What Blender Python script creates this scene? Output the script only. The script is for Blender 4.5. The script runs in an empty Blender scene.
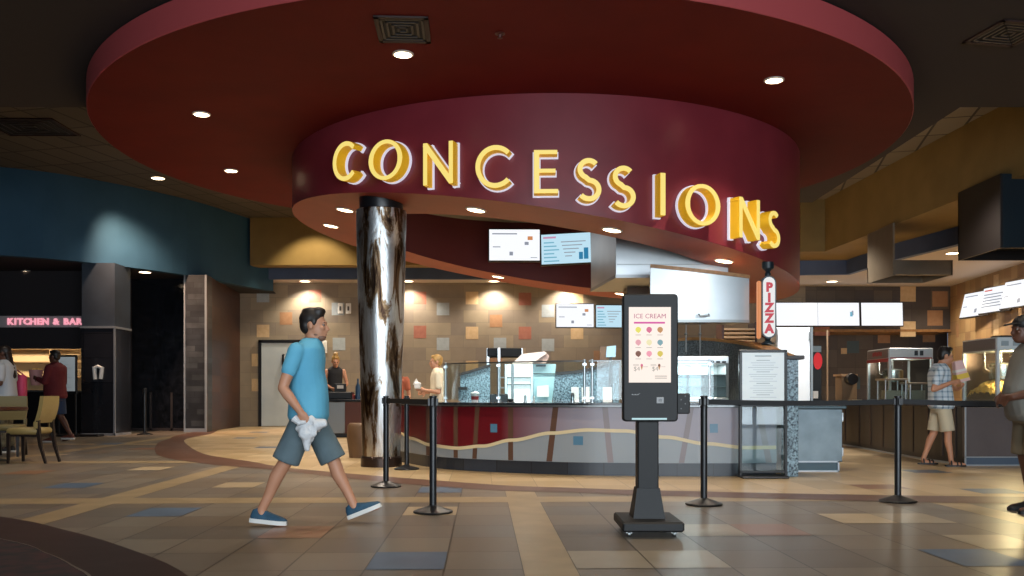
import bpy, math, random
from mathutils import Vector, Matrix
random.seed(7)
S = bpy.context.scene
COL = S.collection
F, CX, HY = 917.0, 512.0, 396.0
PI = math.pi

def W(px, py, t):                      # image point at depth t -> place in the lobby
    return Vector(((px - CX) / F * t, t, 1 + (HY - py) / F * t))
def WX(px, t): return (px - CX) / F * t
def WZ(py, t): return 1 + (HY - py) / F * t
def FL(px, py):                        # floor point
    t = F / (py - HY)
    return Vector(((px - CX) / F * t, t, 0))

# ------------------------------------------------------------------ materials
def lin(h):
    h = h.lstrip('#')
    c = [int(h[i:i + 2], 16) / 255 for i in (0, 2, 4)]
    return tuple(x / 12.92 if x <= .04045 else ((x + .055) / 1.055) ** 2.4 for x in c) + (1,)
MATS = {}
def mat(name, col='#808080', rough=.5, metal=0., emit=None, es=0., spec=.5, bump=0., bscale=40., noise=None, nscale=8., alpha=1., coat=0., trans=0.):
    if name in MATS: return MATS[name]
    m = bpy.data.materials.new(name); m.use_nodes = True
    nt = m.node_tree; b = nt.nodes['Principled BSDF']
    b.inputs['Base Color'].default_value = lin(col)
    b.inputs['Roughness'].default_value = rough
    b.inputs['Metallic'].default_value = metal
    b.inputs['Specular IOR Level'].default_value = spec
    b.inputs['Coat Weight'].default_value = coat
    b.inputs['Transmission Weight'].default_value = trans
    if emit:
        b.inputs['Emission Color'].default_value = lin(emit)
        b.inputs['Emission Strength'].default_value = es
    tc = None
    if noise or bump:
        tc = nt.nodes.new('ShaderNodeTexCoord')
    if noise:
        n = nt.nodes.new('ShaderNodeTexNoise'); n.inputs['Scale'].default_value = nscale; n.inputs['Detail'].default_value = 6
        nt.links.new(tc.outputs['Object'], n.inputs['Vector'])
        r = nt.nodes.new('ShaderNodeValToRGB')
        r.color_ramp.elements[0].position = .35; r.color_ramp.elements[1].position = .65
        r.color_ramp.elements[0].color = lin(col); r.color_ramp.elements[1].color = lin(noise)
        nt.links.new(n.outputs['Fac'], r.inputs['Fac']); nt.links.new(r.outputs['Color'], b.inputs['Base Color'])
    if bump:
        n2 = nt.nodes.new('ShaderNodeTexNoise'); n2.inputs['Scale'].default_value = bscale; n2.inputs['Detail'].default_value = 4
        nt.links.new(tc.outputs['Object'], n2.inputs['Vector'])
        bp = nt.nodes.new('ShaderNodeBump'); bp.inputs['Strength'].default_value = bump; bp.inputs['Distance'].default_value = .02
        nt.links.new(n2.outputs['Fac'], bp.inputs['Height']); nt.links.new(bp.outputs['Normal'], b.inputs['Normal'])
    MATS[name] = m
    return m
def glass(name, col='#f2f9f9', fac=.03, rough=.02):
    if name in MATS: return MATS[name]
    m = bpy.data.materials.new(name); m.use_nodes = True
    nt = m.node_tree; nt.nodes.remove(nt.nodes['Principled BSDF'])
    o = nt.nodes['Material Output']
    tr = nt.nodes.new('ShaderNodeBsdfTransparent'); tr.inputs['Color'].default_value = lin(col)
    gl = nt.nodes.new('ShaderNodeBsdfGlossy'); gl.inputs['Roughness'].default_value = rough
    lw = nt.nodes.new('ShaderNodeLayerWeight'); lw.inputs['Blend'].default_value = .25
    mp = nt.nodes.new('ShaderNodeMath'); mp.operation = 'MULTIPLY_ADD'
    mp.inputs[1].default_value = .35; mp.inputs[2].default_value = fac
    mx = nt.nodes.new('ShaderNodeMixShader')
    nt.links.new(lw.outputs['Fresnel'], mp.inputs[0]); nt.links.new(mp.outputs[0], mx.inputs['Fac'])
    nt.links.new(tr.outputs[0], mx.inputs[1]); nt.links.new(gl.outputs[0], mx.inputs[2])
    nt.links.new(mx.outputs[0], o.inputs['Surface'])
    MATS[name] = m
    return m
def tile_mat(name, sx, sy, ramp, grout, gw=.006, rot=0., off=(0, 0), axes='xy', rough=.4, spec=.5, bump=.0, mottle=.25, stagger=0.):
    """ramp: list of (threshold, hex) picked per tile"""
    m = bpy.data.materials.new(name); m.use_nodes = True
    nt = m.node_tree; b = nt.nodes['Principled BSDF']; N = nt.nodes.new; L = nt.links.new
    def math_(op, a, c=None):
        n = N('ShaderNodeMath'); n.operation = op
        for i, v in enumerate((a, c)):
            if v is None: continue
            if isinstance(v, (int, float)): n.inputs[i].default_value = v
            else: L(v, n.inputs[i])
        return n.outputs[0]
    tc = N('ShaderNodeTexCoord'); mp = N('ShaderNodeMapping')
    mp.inputs['Rotation'].default_value = (0, 0, rot)
    L(tc.outputs['Object'], mp.inputs['Vector'])
    sp = N('ShaderNodeSeparateXYZ'); L(mp.outputs[0], sp.inputs[0])
    ax = {'x': 0, 'y': 1, 'z': 2}
    u = math_('DIVIDE', math_('SUBTRACT', sp.outputs[ax[axes[0]]], off[0]), sx)
    v = math_('DIVIDE', math_('SUBTRACT', sp.outputs[ax[axes[1]]], off[1]), sy)
    iv = math_('FLOOR', v)
    if stagger: u = math_('ADD', u, math_('MULTIPLY', iv, stagger))
    iu = math_('FLOOR', u)
    fu = math_('FRACT', u); fv = math_('FRACT', v)
    du = math_('MULTIPLY', math_('MINIMUM', fu, math_('SUBTRACT', 1, fu)), sx)
    dv = math_('MULTIPLY', math_('MINIMUM', fv, math_('SUBTRACT', 1, fv)), sy)
    g = math_('LESS_THAN', math_('MINIMUM', du, dv), gw / 2)
    cb = N('ShaderNodeCombineXYZ'); L(iu, cb.inputs[0]); L(iv, cb.inputs[1])
    wn = N('ShaderNodeTexWhiteNoise'); wn.noise_dimensions = '3D'; L(cb.outputs[0], wn.inputs['Vector'])
    r = N('ShaderNodeValToRGB'); r.color_ramp.interpolation = 'CONSTANT'
    els = r.color_ramp.elements
    els[0].position = ramp[0][0]; els[0].color = lin(ramp[0][1])
    els[1].position = ramp[1][0]; els[1].color = lin(ramp[1][1])
    for p, c in ramp[2:]:
        e = els.new(p); e.color = lin(c)
    L(wn.outputs['Value'], r.inputs['Fac'])
    no = N('ShaderNodeTexNoise'); no.inputs['Scale'].default_value = 3.2; no.inputs['Detail'].default_value = 4
    L(tc.outputs['Object'], no.inputs['Vector'])
    hs = N('ShaderNodeHueSaturation'); L(r.outputs['Color'], hs.inputs['Color'])
    L(math_('ADD', math_('MULTIPLY', math_('SUBTRACT', no.outputs['Fac'], .5), mottle * 2), 1), hs.inputs['Value'])
    mx = N('ShaderNodeMix'); mx.data_type = 'RGBA'
    L(g, mx.inputs[0]); L(hs.outputs['Color'], mx.inputs[6]); mx.inputs[7].default_value = lin(grout)
    L(mx.outputs[2], b.inputs['Base Color'])
    b.inputs['Specular IOR Level'].default_value = spec
    L(math_('ADD', math_('MULTIPLY', no.outputs['Fac'], .06), rough - .03), b.inputs['Roughness'])
    MATS[name] = m
    return m

# ------------------------------------------------------------------ mesh builder
class MB:
    def __init__(s): s.v = []; s.f = []; s.mi = []; s.cur = 0
    def m(s, i): s.cur = i; return s
    def add(s, vs, fs):
        b = len(s.v); s.v += [Vector(v) for v in vs]
        for f in fs: s.f.append([b + i for i in f]); s.mi.append(s.cur)
        return s
    def box(s, x0, x1, y0, y1, z0, z1, M=None):
        vs = [Vector((x, y, z)) for z in (z0, z1) for y in (y0, y1) for x in (x0, x1)]
        if M is not None: vs = [M @ v for v in vs]
        return s.add(vs, [(0, 2, 3, 1), (4, 5, 7, 6), (0, 1, 5, 4), (2, 6, 7, 3), (0, 4, 6, 2), (1, 3, 7, 5)])
    def cbox(s, x0, x1, y0, y1, z0, z1, c=.01, M=None):    # chamfered box
        c = min(c, (x1 - x0) / 2.1, (y1 - y0) / 2.1, (z1 - z0) / 2.1)
        pts = lambda a, z: [(x0 + a, y0, z), (x1 - a, y0, z), (x1, y0 + a, z), (x1, y1 - a, z), (x1 - a, y1, z), (x0 + a, y1, z), (x0, y1 - a, z), (x0, y0 + a, z)]
        def ins(z):
            return [(x0 + c * 1.6, y0 + c, z), (x1 - c * 1.6, y0 + c, z), (x1 - c, y0 + c * 1.6, z), (x1 - c, y1 - c * 1.6, z), (x1 - c * 1.6, y1 - c, z), (x0 + c * 1.6, y1 - c, z), (x0 + c, y1 - c * 1.6, z), (x0 + c, y0 + c * 1.6, z)]
        vs = ins(z0) + pts(c, z0 + c) + pts(c, z1 - c) + ins(z1)
        vs = [Vector(v) for v in vs]
        if M is not None: vs = [M @ v for v in vs]
        fs = [tuple(range(7, -1, -1)), tuple(range(24, 32))]
        for k in range(3):
            for i in range(8):
                j = (i + 1) % 8; fs.append((k * 8 + i, k * 8 + j, k * 8 + 8 + j, k * 8 + 8 + i))
        return s.add(vs, fs)
    def rings(s, rs, cap=True, closed=False):
        n = len(rs[0]); vs = [p for r in rs for p in r]; fs = []
        k = len(rs)
        for a in range(k if closed else k - 1):
            b = (a + 1) % k
            for i in range(n):
                j = (i + 1) % n
                fs.append((a * n + i, a * n + j, b * n + j, b * n + i))
        if cap and not closed:
            fs.append(tuple(range(n - 1, -1, -1))); fs.append(tuple((k - 1) * n + i for i in range(n)))
        return s.add(vs, fs)
    def lathe(s, prof, c=(0, 0, 0), n=32, M=None):          # prof: (r,z)
        rs = []
        for r, z in prof:
            ring = [Vector((c[0] + max(r, 1e-4) * math.cos(2 * PI * i / n), c[1] + max(r, 1e-4) * math.sin(2 * PI * i / n), c[2] + z)) for i in range(n)]
            if M is not None: ring = [M @ p for p in ring]
            rs.append(ring)
        return s.rings(rs)
    def cone(s, p, q, r0, r1=None, n=14):
        p = Vector(p); q = Vector(q); r1 = r0 if r1 is None else r1
        d = (q - p).normalized(); a = d.orthogonal().normalized(); b = d.cross(a)
        rg = lambda o, r: [o + (a * math.cos(2 * PI * i / n) + b * math.sin(2 * PI * i / n)) * r for i in range(n)]
        return s.rings([rg(p, r0), rg(q, r1)])
    def tube(s, pts, r, n=10):
        pts = [Vector(p) for p in pts]; rs = []
        a = None
        for i, p in enumerate(pts):
            d = (pts[min(i + 1, len(pts) - 1)] - pts[max(i - 1, 0)]).normalized()
            a = d.orthogonal().normalized() if a is None else (a - d * a.dot(d)).normalized()
            b = d.cross(a); rr = r[i] if isinstance(r, (list, tuple)) else r
            rs.append([p + (a * math.cos(2 * PI * k / n) + b * math.sin(2 * PI * k / n)) * rr for k in range(n)])
        return s.rings(rs)
    def ball(s, c, rx, ry=None, rz=None, n=14, M=None):
        ry = rx if ry is None else ry; rz = rx if rz is None else rz; c = Vector(c); rs = []
        m = max(6, n // 2 + 1)
        for k in range(m + 1):
            th = PI * k / m; r = max(math.sin(th), .02); z = -math.cos(th)
            ring = [Vector((rx * r * math.cos(2 * PI * i / n), ry * r * math.sin(2 * PI * i / n), rz * z)) for i in range(n)]
            if M is not None: ring = [M @ p for p in ring]
            rs.append([c + p for p in ring])
        return s.rings(rs)
    def prism(s, poly, d):                                 # poly: list of 3D points, extruded by vector d
        poly = [Vector(p) for p in poly]; d = Vector(d); n = len(poly)
        vs = poly + [p + d for p in poly]
        fs = [tuple(range(n - 1, -1, -1)), tuple(range(n, 2 * n))] + [(i, (i + 1) % n, n + (i + 1) % n, n + i) for i in range(n)]
        return s.add(vs, fs)
    def quad(s, a, b, c, d): return s.add([a, b, c, d], [(0, 1, 2, 3)])
    def build(s, name, mats, parent=None, smooth=False, sharp=35.):
        me = bpy.data.meshes.new(name)
        org = Vector((0, 0, 0))
        if parent is not None: org = Vector(WORG[parent.name])
        me.from_pydata([tuple(v - org) for v in s.v], [], s.f)
        for mm in (mats if isinstance(mats, (list, tuple)) else [mats]): me.materials.append(mm)
        me.polygons.foreach_set('material_index', s.mi)
        import bmesh
        bm = bmesh.new(); bm.from_mesh(me); bmesh.ops.recalc_face_normals(bm, faces=bm.faces); bm.to_mesh(me); bm.free()
        if smooth:
            me.polygons.foreach_set('use_smooth', [True] * len(me.polygons))
            me.set_sharp_from_angle(angle=math.radians(sharp))
        me.update()
        o = bpy.data.objects.new(name, me); COL.objects.link(o)
        if parent is not None: o.parent = parent
        WORG[o.name] = tuple(org)
        return o
WORG = {}
def tag(o, label=None, cat=None, group=None, kind=None):
    if label: o['label'] = label
    if cat: o['category'] = cat
    if group: o['group'] = group
    if kind: o['kind'] = kind
    return o
def thing(name, label, cat, loc, group=None):
    o = bpy.data.objects.new(name, None); COL.objects.link(o)
    o.location = loc; o.empty_display_size = .1
    WORG[o.name] = tuple(loc)
    return tag(o, label, cat, group)
def plabel(o, l): o['label'] = l; return o
def struct(mb, name, mats, smooth=False, sharp=35.): return tag(mb.build(name, mats, None, smooth, sharp), kind='structure')
def copy_tree(o, parent=None):
    c = o.copy(); COL.objects.link(c); WORG[c.name] = WORG.get(o.name, (0, 0, 0))
    if parent is not None: c.parent = parent
    for ch in list(o.children): copy_tree(ch, c)
    return c
def text_mb(mb, txt, size, M, depth=.004, align='CENTER', space=1.0, bold=0.):
    cu = bpy.data.curves.new('txt', 'FONT'); cu.body = txt; cu.size = size; cu.extrude = depth / 2
    cu.align_x = align; cu.align_y = 'CENTER'; cu.space_character = space; cu.resolution_u = 2; cu.offset = bold
    o = bpy.data.objects.new('txt', cu); COL.objects.link(o)
    dg = bpy.context.evaluated_depsgraph_get(); me = bpy.data.meshes.new_from_object(o.evaluated_get(dg))
    mb.add([M @ v.co for v in me.vertices], [tuple(p.vertices) for p in me.polygons])
    bpy.data.objects.remove(o); bpy.data.curves.remove(cu); bpy.data.meshes.remove(me)
def frame_M(o, right, up):                             # local x->right, y->up, z->out
    r = Vector(right).normalized(); u = Vector(up).normalized(); n = r.cross(u)
    return Matrix(((r.x, u.x, n.x, o[0]), (r.y, u.y, n.y, o[1]), (r.z, u.z, n.z, o[2]), (0, 0, 0, 1)))
def offset_path(pts, d):                               # 2D open path offset to its left
    out = []
    for i, p in enumerate(pts):
        a = pts[max(i - 1, 0)]; b = pts[min(i + 1, len(pts) - 1)]
        t = Vector((b[0] - a[0], b[1] - a[1])).normalized()
        out.append((p[0] - t.y * d, p[1] + t.x * d))
    return out
def smooth_path(pts, n=8):                             # Catmull-Rom
    P = [Vector(p) for p in pts]; out = []
    for i in range(len(P) - 1):
        p0 = P[max(i - 1, 0)]; p1 = P[i]; p2 = P[i + 1]; p3 = P[min(i + 2, len(P) - 1)]
        for k in range(n):
            t = k / n
            out.append(.5 * ((2 * p1) + (p2 - p0) * t + (2 * p0 - 5 * p1 + 4 * p2 - p3) * t * t + (-p0 + 3 * p1 - 3 * p2 + p3) * t ** 3))
    out.append(P[-1]); return out
def wallstrip(mb, path, z0, z1, th):                   # thick vertical wall along a 2D path; z0,z1 numbers or lists
    q = offset_path(path, th); n = len(path)
    g = lambda z, i: z[i] if isinstance(z, (list, tuple)) else z
    rs = [[(path[i][0], path[i][1], g(z0, i)), (path[i][0], path[i][1], g(z1, i)), (q[i][0], q[i][1], g(z1, i)), (q[i][0], q[i][1], g(z0, i))] for i in range(n)]
    return mb.rings([[Vector(p) for p in r] for r in rs])

# palette
BLACK = mat('black_powder_coat', '#141518', .35)
DARK = mat('charcoal_plastic', '#1d1d1e', .5, spec=.3)
STEEL = mat('brushed_stainless', '#c3c7c9', .32, 1., bump=.05, bscale=60)
STEELD = mat('dull_stainless', '#8d9090', .4, 1.)
WHITE = mat('white_enamel', '#e8e8e6', .4)
REDP = mat('red_paint', '#a52c1c', .55, noise='#9c2718', nscale=2)
BURG = mat('burgundy_gloss', '#7a2b34', .33, spec=.5, noise='#722730', nscale=2)
WOODD = mat('dark_wood', '#3a1c12', .4, noise='#522a18', nscale=9)
WOOD = mat('oak_trim', '#8a6238', .45, noise='#a0774a', nscale=12)
GRAN = mat('blue_granite', '#182c3a', .25, noise='#9dbccb', nscale=45)
GLASS = glass('clear_glass')

exec_parts = []
# ================================================================== SETTING
GA = .0315
ca, sa = math.cos(GA), math.sin(GA)
def UV(u, v, z=0.): return Vector((u * ca - v * sa, u * sa + v * ca, z))
def toUV(p): return (p[0] * ca + p[1] * sa, -p[0] * sa + p[1] * ca)
TG = [(0, '#71665a'), (.18, '#796d5f'), (.36, '#6a6055'), (.52, '#7d7264'), (.68, '#746656'), (.84, '#6c655d')]
U0, U1 = .2327, .5377
ftl = tile_mat('floor_porcelain_left', .457, .6, TG, '#39322a', .011, -GA, (U0, 5.29), rough=.33, mottle=.10)
ftr = tile_mat('floor_porcelain_right', .457, .6, TG, '#39322a', .011, -GA, (U1, 5.29), rough=.33, mottle=.10)
fin = tile_mat('floor_porcelain_sand', .5, .5, [(0, '#b59c74'), (.3, '#bfa680'), (.6, '#ad946c'), (.85, '#c4ad88')], '#8a7352', .008, -GA, (.1, .2), rough=.3, mottle=.12)
fstrip = mat('floor_beige_strip', '#948060', .32, noise='#a58f6d', nscale=3)
fblue = mat('floor_blue_tile', '#4b5d72', .38, noise='#546880', nscale=3)
fterra = mat('floor_rust_tile', '#86604a', .32, noise='#8e6850', nscale=3)
fbeige = mat('floor_cream_tile', '#aa9676', .32, noise='#b4a184', nscale=3)
fring = tile_mat('floor_brown_ring', .5, .5, [(0, '#5c3d2e'), (.5, '#644536')], '#55382c', .006, .4, rough=.36, mottle=.12)
fmar = tile_mat('floor_maroon_border', .61, .9, [(0, '#2a1613'), (.5, '#301a16')], '#4a3228', .006, .75, rough=.4, mottle=.12)
fcarp = mat('floor_patterned_carpet', '#0f0d0c', .95, noise='#3a1714', nscale=7)
fedge = mat('floor_metal_edge', '#b9b2a6', .35, 1.)
FM = [ftl, ftr, fin, fstrip, fblue, fterra, fbeige, fring, fmar, fcarp, fedge, mat('floor_taupe_light', '#958873', .3, noise='#9d907b', nscale=3)]
fb = MB()
fb.m(0).add([UV(-26, -12), UV(U0, -12), UV(U0, 40), UV(-26, 40)], [(0, 1, 2, 3)])
fb.m(1).add([UV(U0, -12), UV(26, -12), UV(26, 40), UV(U0, 40)], [(0, 1, 2, 3)])
fb.m(3)
for k in range(-3, 4):
    u = U0 + k * 3.961
    fb.add([UV(u, -6, .001), UV(u + .305, -6, .001), UV(u + .305, 24, .001), UV(u, 24, .001)], [(0, 1, 2, 3)])
for v in (3.4, 8.62, 13.82, 19.0):
    fb.add([UV(-18, v, .0014), UV(16, v, .0014), UV(16, v + .46, .0014), UV(-18, v + .46, .0014)], [(0, 1, 2, 3)])
def accent(px, py, mi, w=1, inner=False):
    u, v = toUV(FL(px, py))
    if inner: u0 = .1 + math.floor((u - .1) / .5) * .5; v0 = .2 + math.floor((v - .2) / .5) * .5; sx = sy = .5
    else:
        o = U0 if u < U0 else U1
        u0 = o + math.floor((u - o) / .457) * .457; v0 = 5.29 + math.floor((v - 5.29) / .6) * .6; sx, sy = .457, .6
    z = .004 if inner else .002; g = .004
    fb.m(mi).add([UV(u0 + g, v0 + g, z), UV(u0 + sx * w - g, v0 + g, z), UV(u0 + sx * w - g, v0 + sy - g, z), UV(u0 + g, v0 + sy - g, z)], [(0, 1, 2, 3)])
for a in [(290, 531, 5), (402, 559, 4), (424, 513, 6), (432, 489, 4), (196, 509, 4), (243, 487.5, 6), (149, 467, 6), (66, 454, 6), (80, 485, 4), (34, 474, 5),
          (120, 444, 4), (150, 449, 5), (797, 535, 5), (868, 517, 6), (1000, 562, 4), (696, 560, 11), (742, 533, 11), (1010, 546, 11), (940, 520, 11), (640, 556, 11)]: accent(*a)
ring_out = [(-9.1, 27.2), (-8.47, 23.2), (-8.0, 21.4), (-7.42, 19.18), (-6.0, 15.54), (-4.6, 13.6), (-3.35, 12.5), (-2.76, 11.91), (-1.93, 11.05), (-.93, 10.19), (-.07, 9.65), (.61, 9.5), (1.09, 9.28), (1.88, 9.05), (3.14, 8.76), (4.74, 8.49), (8, 8.3), (14, 8.6)]
ring_in = [(-8.7, 27.2), (-7.95, 24.2), (-7.62, 21.6), (-7.0, 19.63), (-5.31, 15.81), (-4.0, 14.0), (-3.2, 12.85), (-2.05, 11.76), (-.9, 10.84), (-.07, 10.23), (.64, 9.97), (1.16, 9.78), (1.9, 9.6), (3.30, 9.3), (5.0, 9.08), (8, 8.9), (14, 9.2)]
ro = smooth_path(ring_out, 6); ri = smooth_path(ring_in, 6)
ro2 = [ro[min(int(i * (len(ro) - 1) / 95 + .5), len(ro) - 1)] for i in range(96)]
ri2 = [ri[min(int(i * (len(ri) - 1) / 95 + .5), len(ri) - 1)] for i in range(96)]
far = [Vector((14.2, 29.9))] * 96
for i in range(96):
    x = -8.7 + (14.2 + 8.7) * i / 95; far[i] = Vector((x, 29.95))
for i in range(95):
    fb.m(2).add([(*ri2[i], .003), (*ri2[i + 1], .003), (*far[i + 1], .003), (*far[i], .003)], [(0, 1, 2, 3)])
    fb.m(7).add([(*ro2[i], .0035), (*ro2[i + 1], .0035), (*ri2[i + 1], .0035), (*ri2[i], .0035)], [(0, 1, 2, 3)])
for a in [(240, 438.5, 4), (262, 448, 4), (258, 432, 4), (1000, 489, 4), (918, 472, 4), (955, 480, 6), (880, 487, 5), (300, 452, 6)]: accent(*a, inner=True)
co = smooth_path([(-9, 9.9), (-6.5, 8.95), (-4.23, 7.58), (-3.34, 6.84), (-2.585, 6.08), (-1.8, 5.09), (-1.1, 3.6), (-.8, 2)], 6)
ci = smooth_path([(-8.4, 8.9), (-5.9, 7.95), (-3.58, 6.41), (-2.97, 5.84), (-2.6, 5.42), (-2.2, 4.84), (-1.6, 3.3), (-1.3, 2)], 6)
for i in range(len(co) - 1):
    fb.m(8).add([(*co[i], .003), (*co[i + 1], .003), (*ci[i + 1], .003), (*ci[i], .003)], [(0, 1, 2, 3)])
    j = ci[i] + (ci[i] - co[i]).normalized() * .02; k = ci[i + 1] + (ci[i + 1] - co[i + 1]).normalized() * .02
    fb.m(10).add([(*ci[i], .0045), (*ci[i + 1], .0045), (*k, .0045), (*j, .0045)], [(0, 1, 2, 3)])
    fb.m(9).add([(*ci[i], .0025), (*ci[i + 1], .0025), (-14, 2, .0025)], [(0, 1, 2)])
struct(fb, 'floor', FM)

# ---- walls
TW = [(0, '#8a7f70'), (.2, '#908472'), (.4, '#857a6d'), (.55, '#968a76'), (.72, '#8c806f'), (.88, '#82786c')]
twall = tile_mat('wall_tile_taupe', .82, .41, TW, '#7c7264', .010, 0, (.05, .12), 'xz', rough=.42, mottle=.16, stagger=.5)
twallr = tile_mat('wall_tile_tan', .41, .41, [(0, '#a08058'), (.2, '#a8885e'), (.4, '#957656'), (.6, '#ac8f66'), (.85, '#9a7a54')], '#7e6448', .012, 0, (.05, .12), 'yz', rough=.45, mottle=.2)
tdark = tile_mat('wall_tile_slate', .62, .62, [(0, '#4e4845'), (.3, '#56504c'), (.6, '#484344'), (.85, '#5e554c')], '#3c3735', .012, 0, (.05, .12), 'xz', rough=.45, mottle=.2)
torng = mat('wall_tile_rust', '#9c7656', .45, noise='#a47e5e'); tcream = mat('wall_tile_cream', '#c2a67e', .45, noise='#ccb28c')
tblue = mat('wall_tile_blue_grey', '#9aa4aa', .4, noise='#a5afb6'); tred = mat('wall_tile_terracotta', '#985f50', .45, noise='#a26a58')
tteal = mat('wall_tile_teal', '#3d5560', .4)
YB = 30.0
wb = MB(); wb.m(0).box(-9.4, 9.6, YB, YB + .25, 0, 4.72)
def wtile(px, py, mi, s=.41, Y=None, mb=None):
    Y = Y or YB; c = W(px, py, Y); (mb or wb).m(mi).box(c.x - s / 2, c.x + s / 2, Y - .006, Y + .02, c.z - s / 2, c.z + s / 2)
for a in [(315, 296, 4), (286, 318.5, 1), (263, 331, 2), (338, 309, 3), (339, 344, 3), (420, 298, 4), (472, 298, 2), (443, 309, 3), (496, 321, 1), (420, 332, 4), (472, 333, 2), (443, 344, 3),
          (472, 367, 2), (525, 299, 4), (577, 298, 2), (548, 311, 3), (525, 333, 4), (577, 333, 2), (548, 345, 3), (600, 357, 1), (258, 360, 2), (258, 385, 2), (500, 344, 3), (496, 356, 1), (604, 321, 3), (650, 345, 4), (263, 296, 3)]: wtile(*a)
struct(wb, 'wall_back', [twall, torng, tcream, tblue, tred])
wr = MB()
wr.m(0).box(9.6, 14.5, YB, YB + .25, 3.18, 4.72)
wr.m(0).box(9.4, 15, 31.6, 31.85, 0, 3.3)
wr.m(5).box(9.6, 14.5, YB - .02, 31.6, 3.1, 3.18)
wr.m(0).box(9.3, 9.6, YB, 31.6, 0, 3.2)
for a in [(908, 294, 2), (935, 318, 1), (908, 329, 2), (822, 328, 4), (940, 299, 1)]: wtile(*a, mb=wr, s=.5)
for a in [(853, 347, 6), (854, 383, 6), (884, 337, 1), (929, 336, 1)]: wtile(*a, s=.42, Y=31.59, mb=wr)
wtile(844, 351, 2, s=.2, Y=31.58, mb=wr)
struct(wr, 'wall_rear_right', [tdark, torng, tcream, tblue, tred, WOOD, tteal])
wrt = MB()
rp = [(12.9, 12), (13.3, 19), (13.8, 24.9), (14.36, 30.2)]
wallstrip(wrt.m(0), rp, 0, 4.72, -.25)
def rtile(px, py, mi, s=.45):
    k = (px - CX) / F; t = 13.8 / k
    for _ in range(4): t = (13.8 + (t - 24.9) * .11) / k
    c = W(px, py, t); wrt.m(mi).box(c.x - .012, c.x + .05, c.y - s / 2, c.y + s / 2, c.z - s / 2, c.z + s / 2)
for a in [(961, 291, 1), (960, 330, 1), (998, 327, 2), (998, 282, 2), (1015, 335, 1)]: rtile(*a)
struct(wrt, 'wall_right', [twallr, torng, tcream])
# left side
blu = mat('blue_wall_paint', '#2e5068', .7, spec=.2, noise='#2a4b62', nscale=1.5)
blu2 = mat('slate_blue_paint', '#46587a', .6, noise='#425272', nscale=1.5)
wht = mat('soffit_white_paint', '#b9b0a8', .7); gyp = mat('ceiling_brown_paint', '#2b2320', .85)
drk = mat('soffit_dark_paint', '#241f22', .8)
ylw = mat('ochre_wall_paint', '#857046', .7, spec=.2, noise='#7c6840', nscale=1.5)
bp_ = smooth_path([(-19, 19.6), (-15, 20.6), (-12.2, 21.8), (-10.7, 22.9), (-9.0, 25.4), (-8.05, 28.2), (-7.6, 29.2)], 6)
bl = MB(); wallstrip(bl, bp_, 4.35, 6.5, .25)
bl.m(1)
for i in range(len(bp_) - 1):
    bl.add([(*bp_[i], 4.352), (*bp_[i + 1], 4.352), (bp_[i + 1][0] - .2, 30.5, 4.352), (bp_[i][0] - .2, 30.5, 4.352)], [(0, 1, 2, 3)])
struct(bl, 'wall_bulkhead_blue', [blu, drk])
woodw = tile_mat('wall_wood_panel', 1.6, .5, [(0, '#3a1e10'), (.3, '#422415'), (.6, '#341b0e'), (.85, '#482a1a')], '#24120a', .012, 0, (0, .1), 'yz', rough=.4, spec=.3, mottle=.25)
wl = MB(); wallstrip(wl.m(0), [(-8.48, 25.5), (-8.9, 30.0)], 0, 4.36, .4)
struct(wl, 'wall_left_wood', [woodw])
slate = tile_mat('wall_slate_cladding', .62, .16, [(0, '#2b2d31'), (.3, '#35383b'), (.6, '#232529'), (.85, '#3e4043')], '#1c1e20', .008, 0, (0, 0), 'xz', rough=.4, mottle=.9, stagger=.37)
trimw = mat('corner_trim_aluminium', '#aeb4ba', .35, .6)
ps = MB(); ps.m(0).box(-9.08, -8.49, 25.45, 25.95, 0, 4.36); ps.m(1).box(-8.52, -8.47, 25.42, 25.47, 0, 4.36); ps.m(1).box(-9.1, -9.06, 25.42, 25.47, 0, 4.36); ps.m(1).box(-9.06, -8.52, 25.43, 25.46, 0, .1)
struct(ps, 'wall_left_slate', [slate, trimw])
dglass = mat('dark_glass_panel', '#0d1014', .12, spec=.6, noise='#1a1d24', nscale=6)
pg = MB(); pg.m(0).box(-11.2, -9.06, 26.3, 26.5, 0, 4.36)
for x in (-10.35, -9.75): pg.m(1).box(x - .03, x + .03, 26.26, 26.32, 0, 1.1)
pg.m(1).box(-11, -9.1, 26.26, 26.32, .0, .08)
struct(pg, 'wall_left_dark_glass', [dglass, drk])
# square pillar
bluedk = mat('pillar_blue_paint', '#2b3440', .6, noise='#323d4a', nscale=2)
ptile = tile_mat('pillar_dark_tile', .9, .62, [(0, '#1c1d22'), (.5, '#24252b')], '#101114', .012, 0, (0, .1), 'xz', rough=.22, mottle=.3)
pl = MB(); x0, x1, y0, y1 = -10.86, -10.03, 23.15, 24.1
pl.m(0).box(x0, x1, y0, y1, 2.75, 4.36); pl.m(1).box(x0 - .01, x1 + .01, y0 - .01, y1, 0, 2.72)
pl.m(2).box(x0 - .03, x1 + .03, y0 - .03, y1 + .02, 2.71, 2.76); pl.m(2).box(x1 - .02, x1 + .02, y0 - .025, y0 + .02, 0, 2.72); pl.m(2).box(x0 - .02, x1 + .03, y0 - .025, y0, 0, .06)
pl.m(2).box(x1, x1 + .025, y0, y1, 0, .06)
struct(pl, 'pillar_square', [bluedk, ptile, trimw])
# kitchen & bar alcove
ka = MB(); ka.m(0).box(-19, -10.9, 28.2, 28.4, 0, 4.4); ka.m(0).box(-19, -10.9, 24.55, 24.75, 2.27, 4.36); ka.m(0).box(-11.2, -10.9, 24.2, 28.3, 0, 4.4)
struct(ka, 'wall_kitchen_alcove', [drk])
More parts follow.
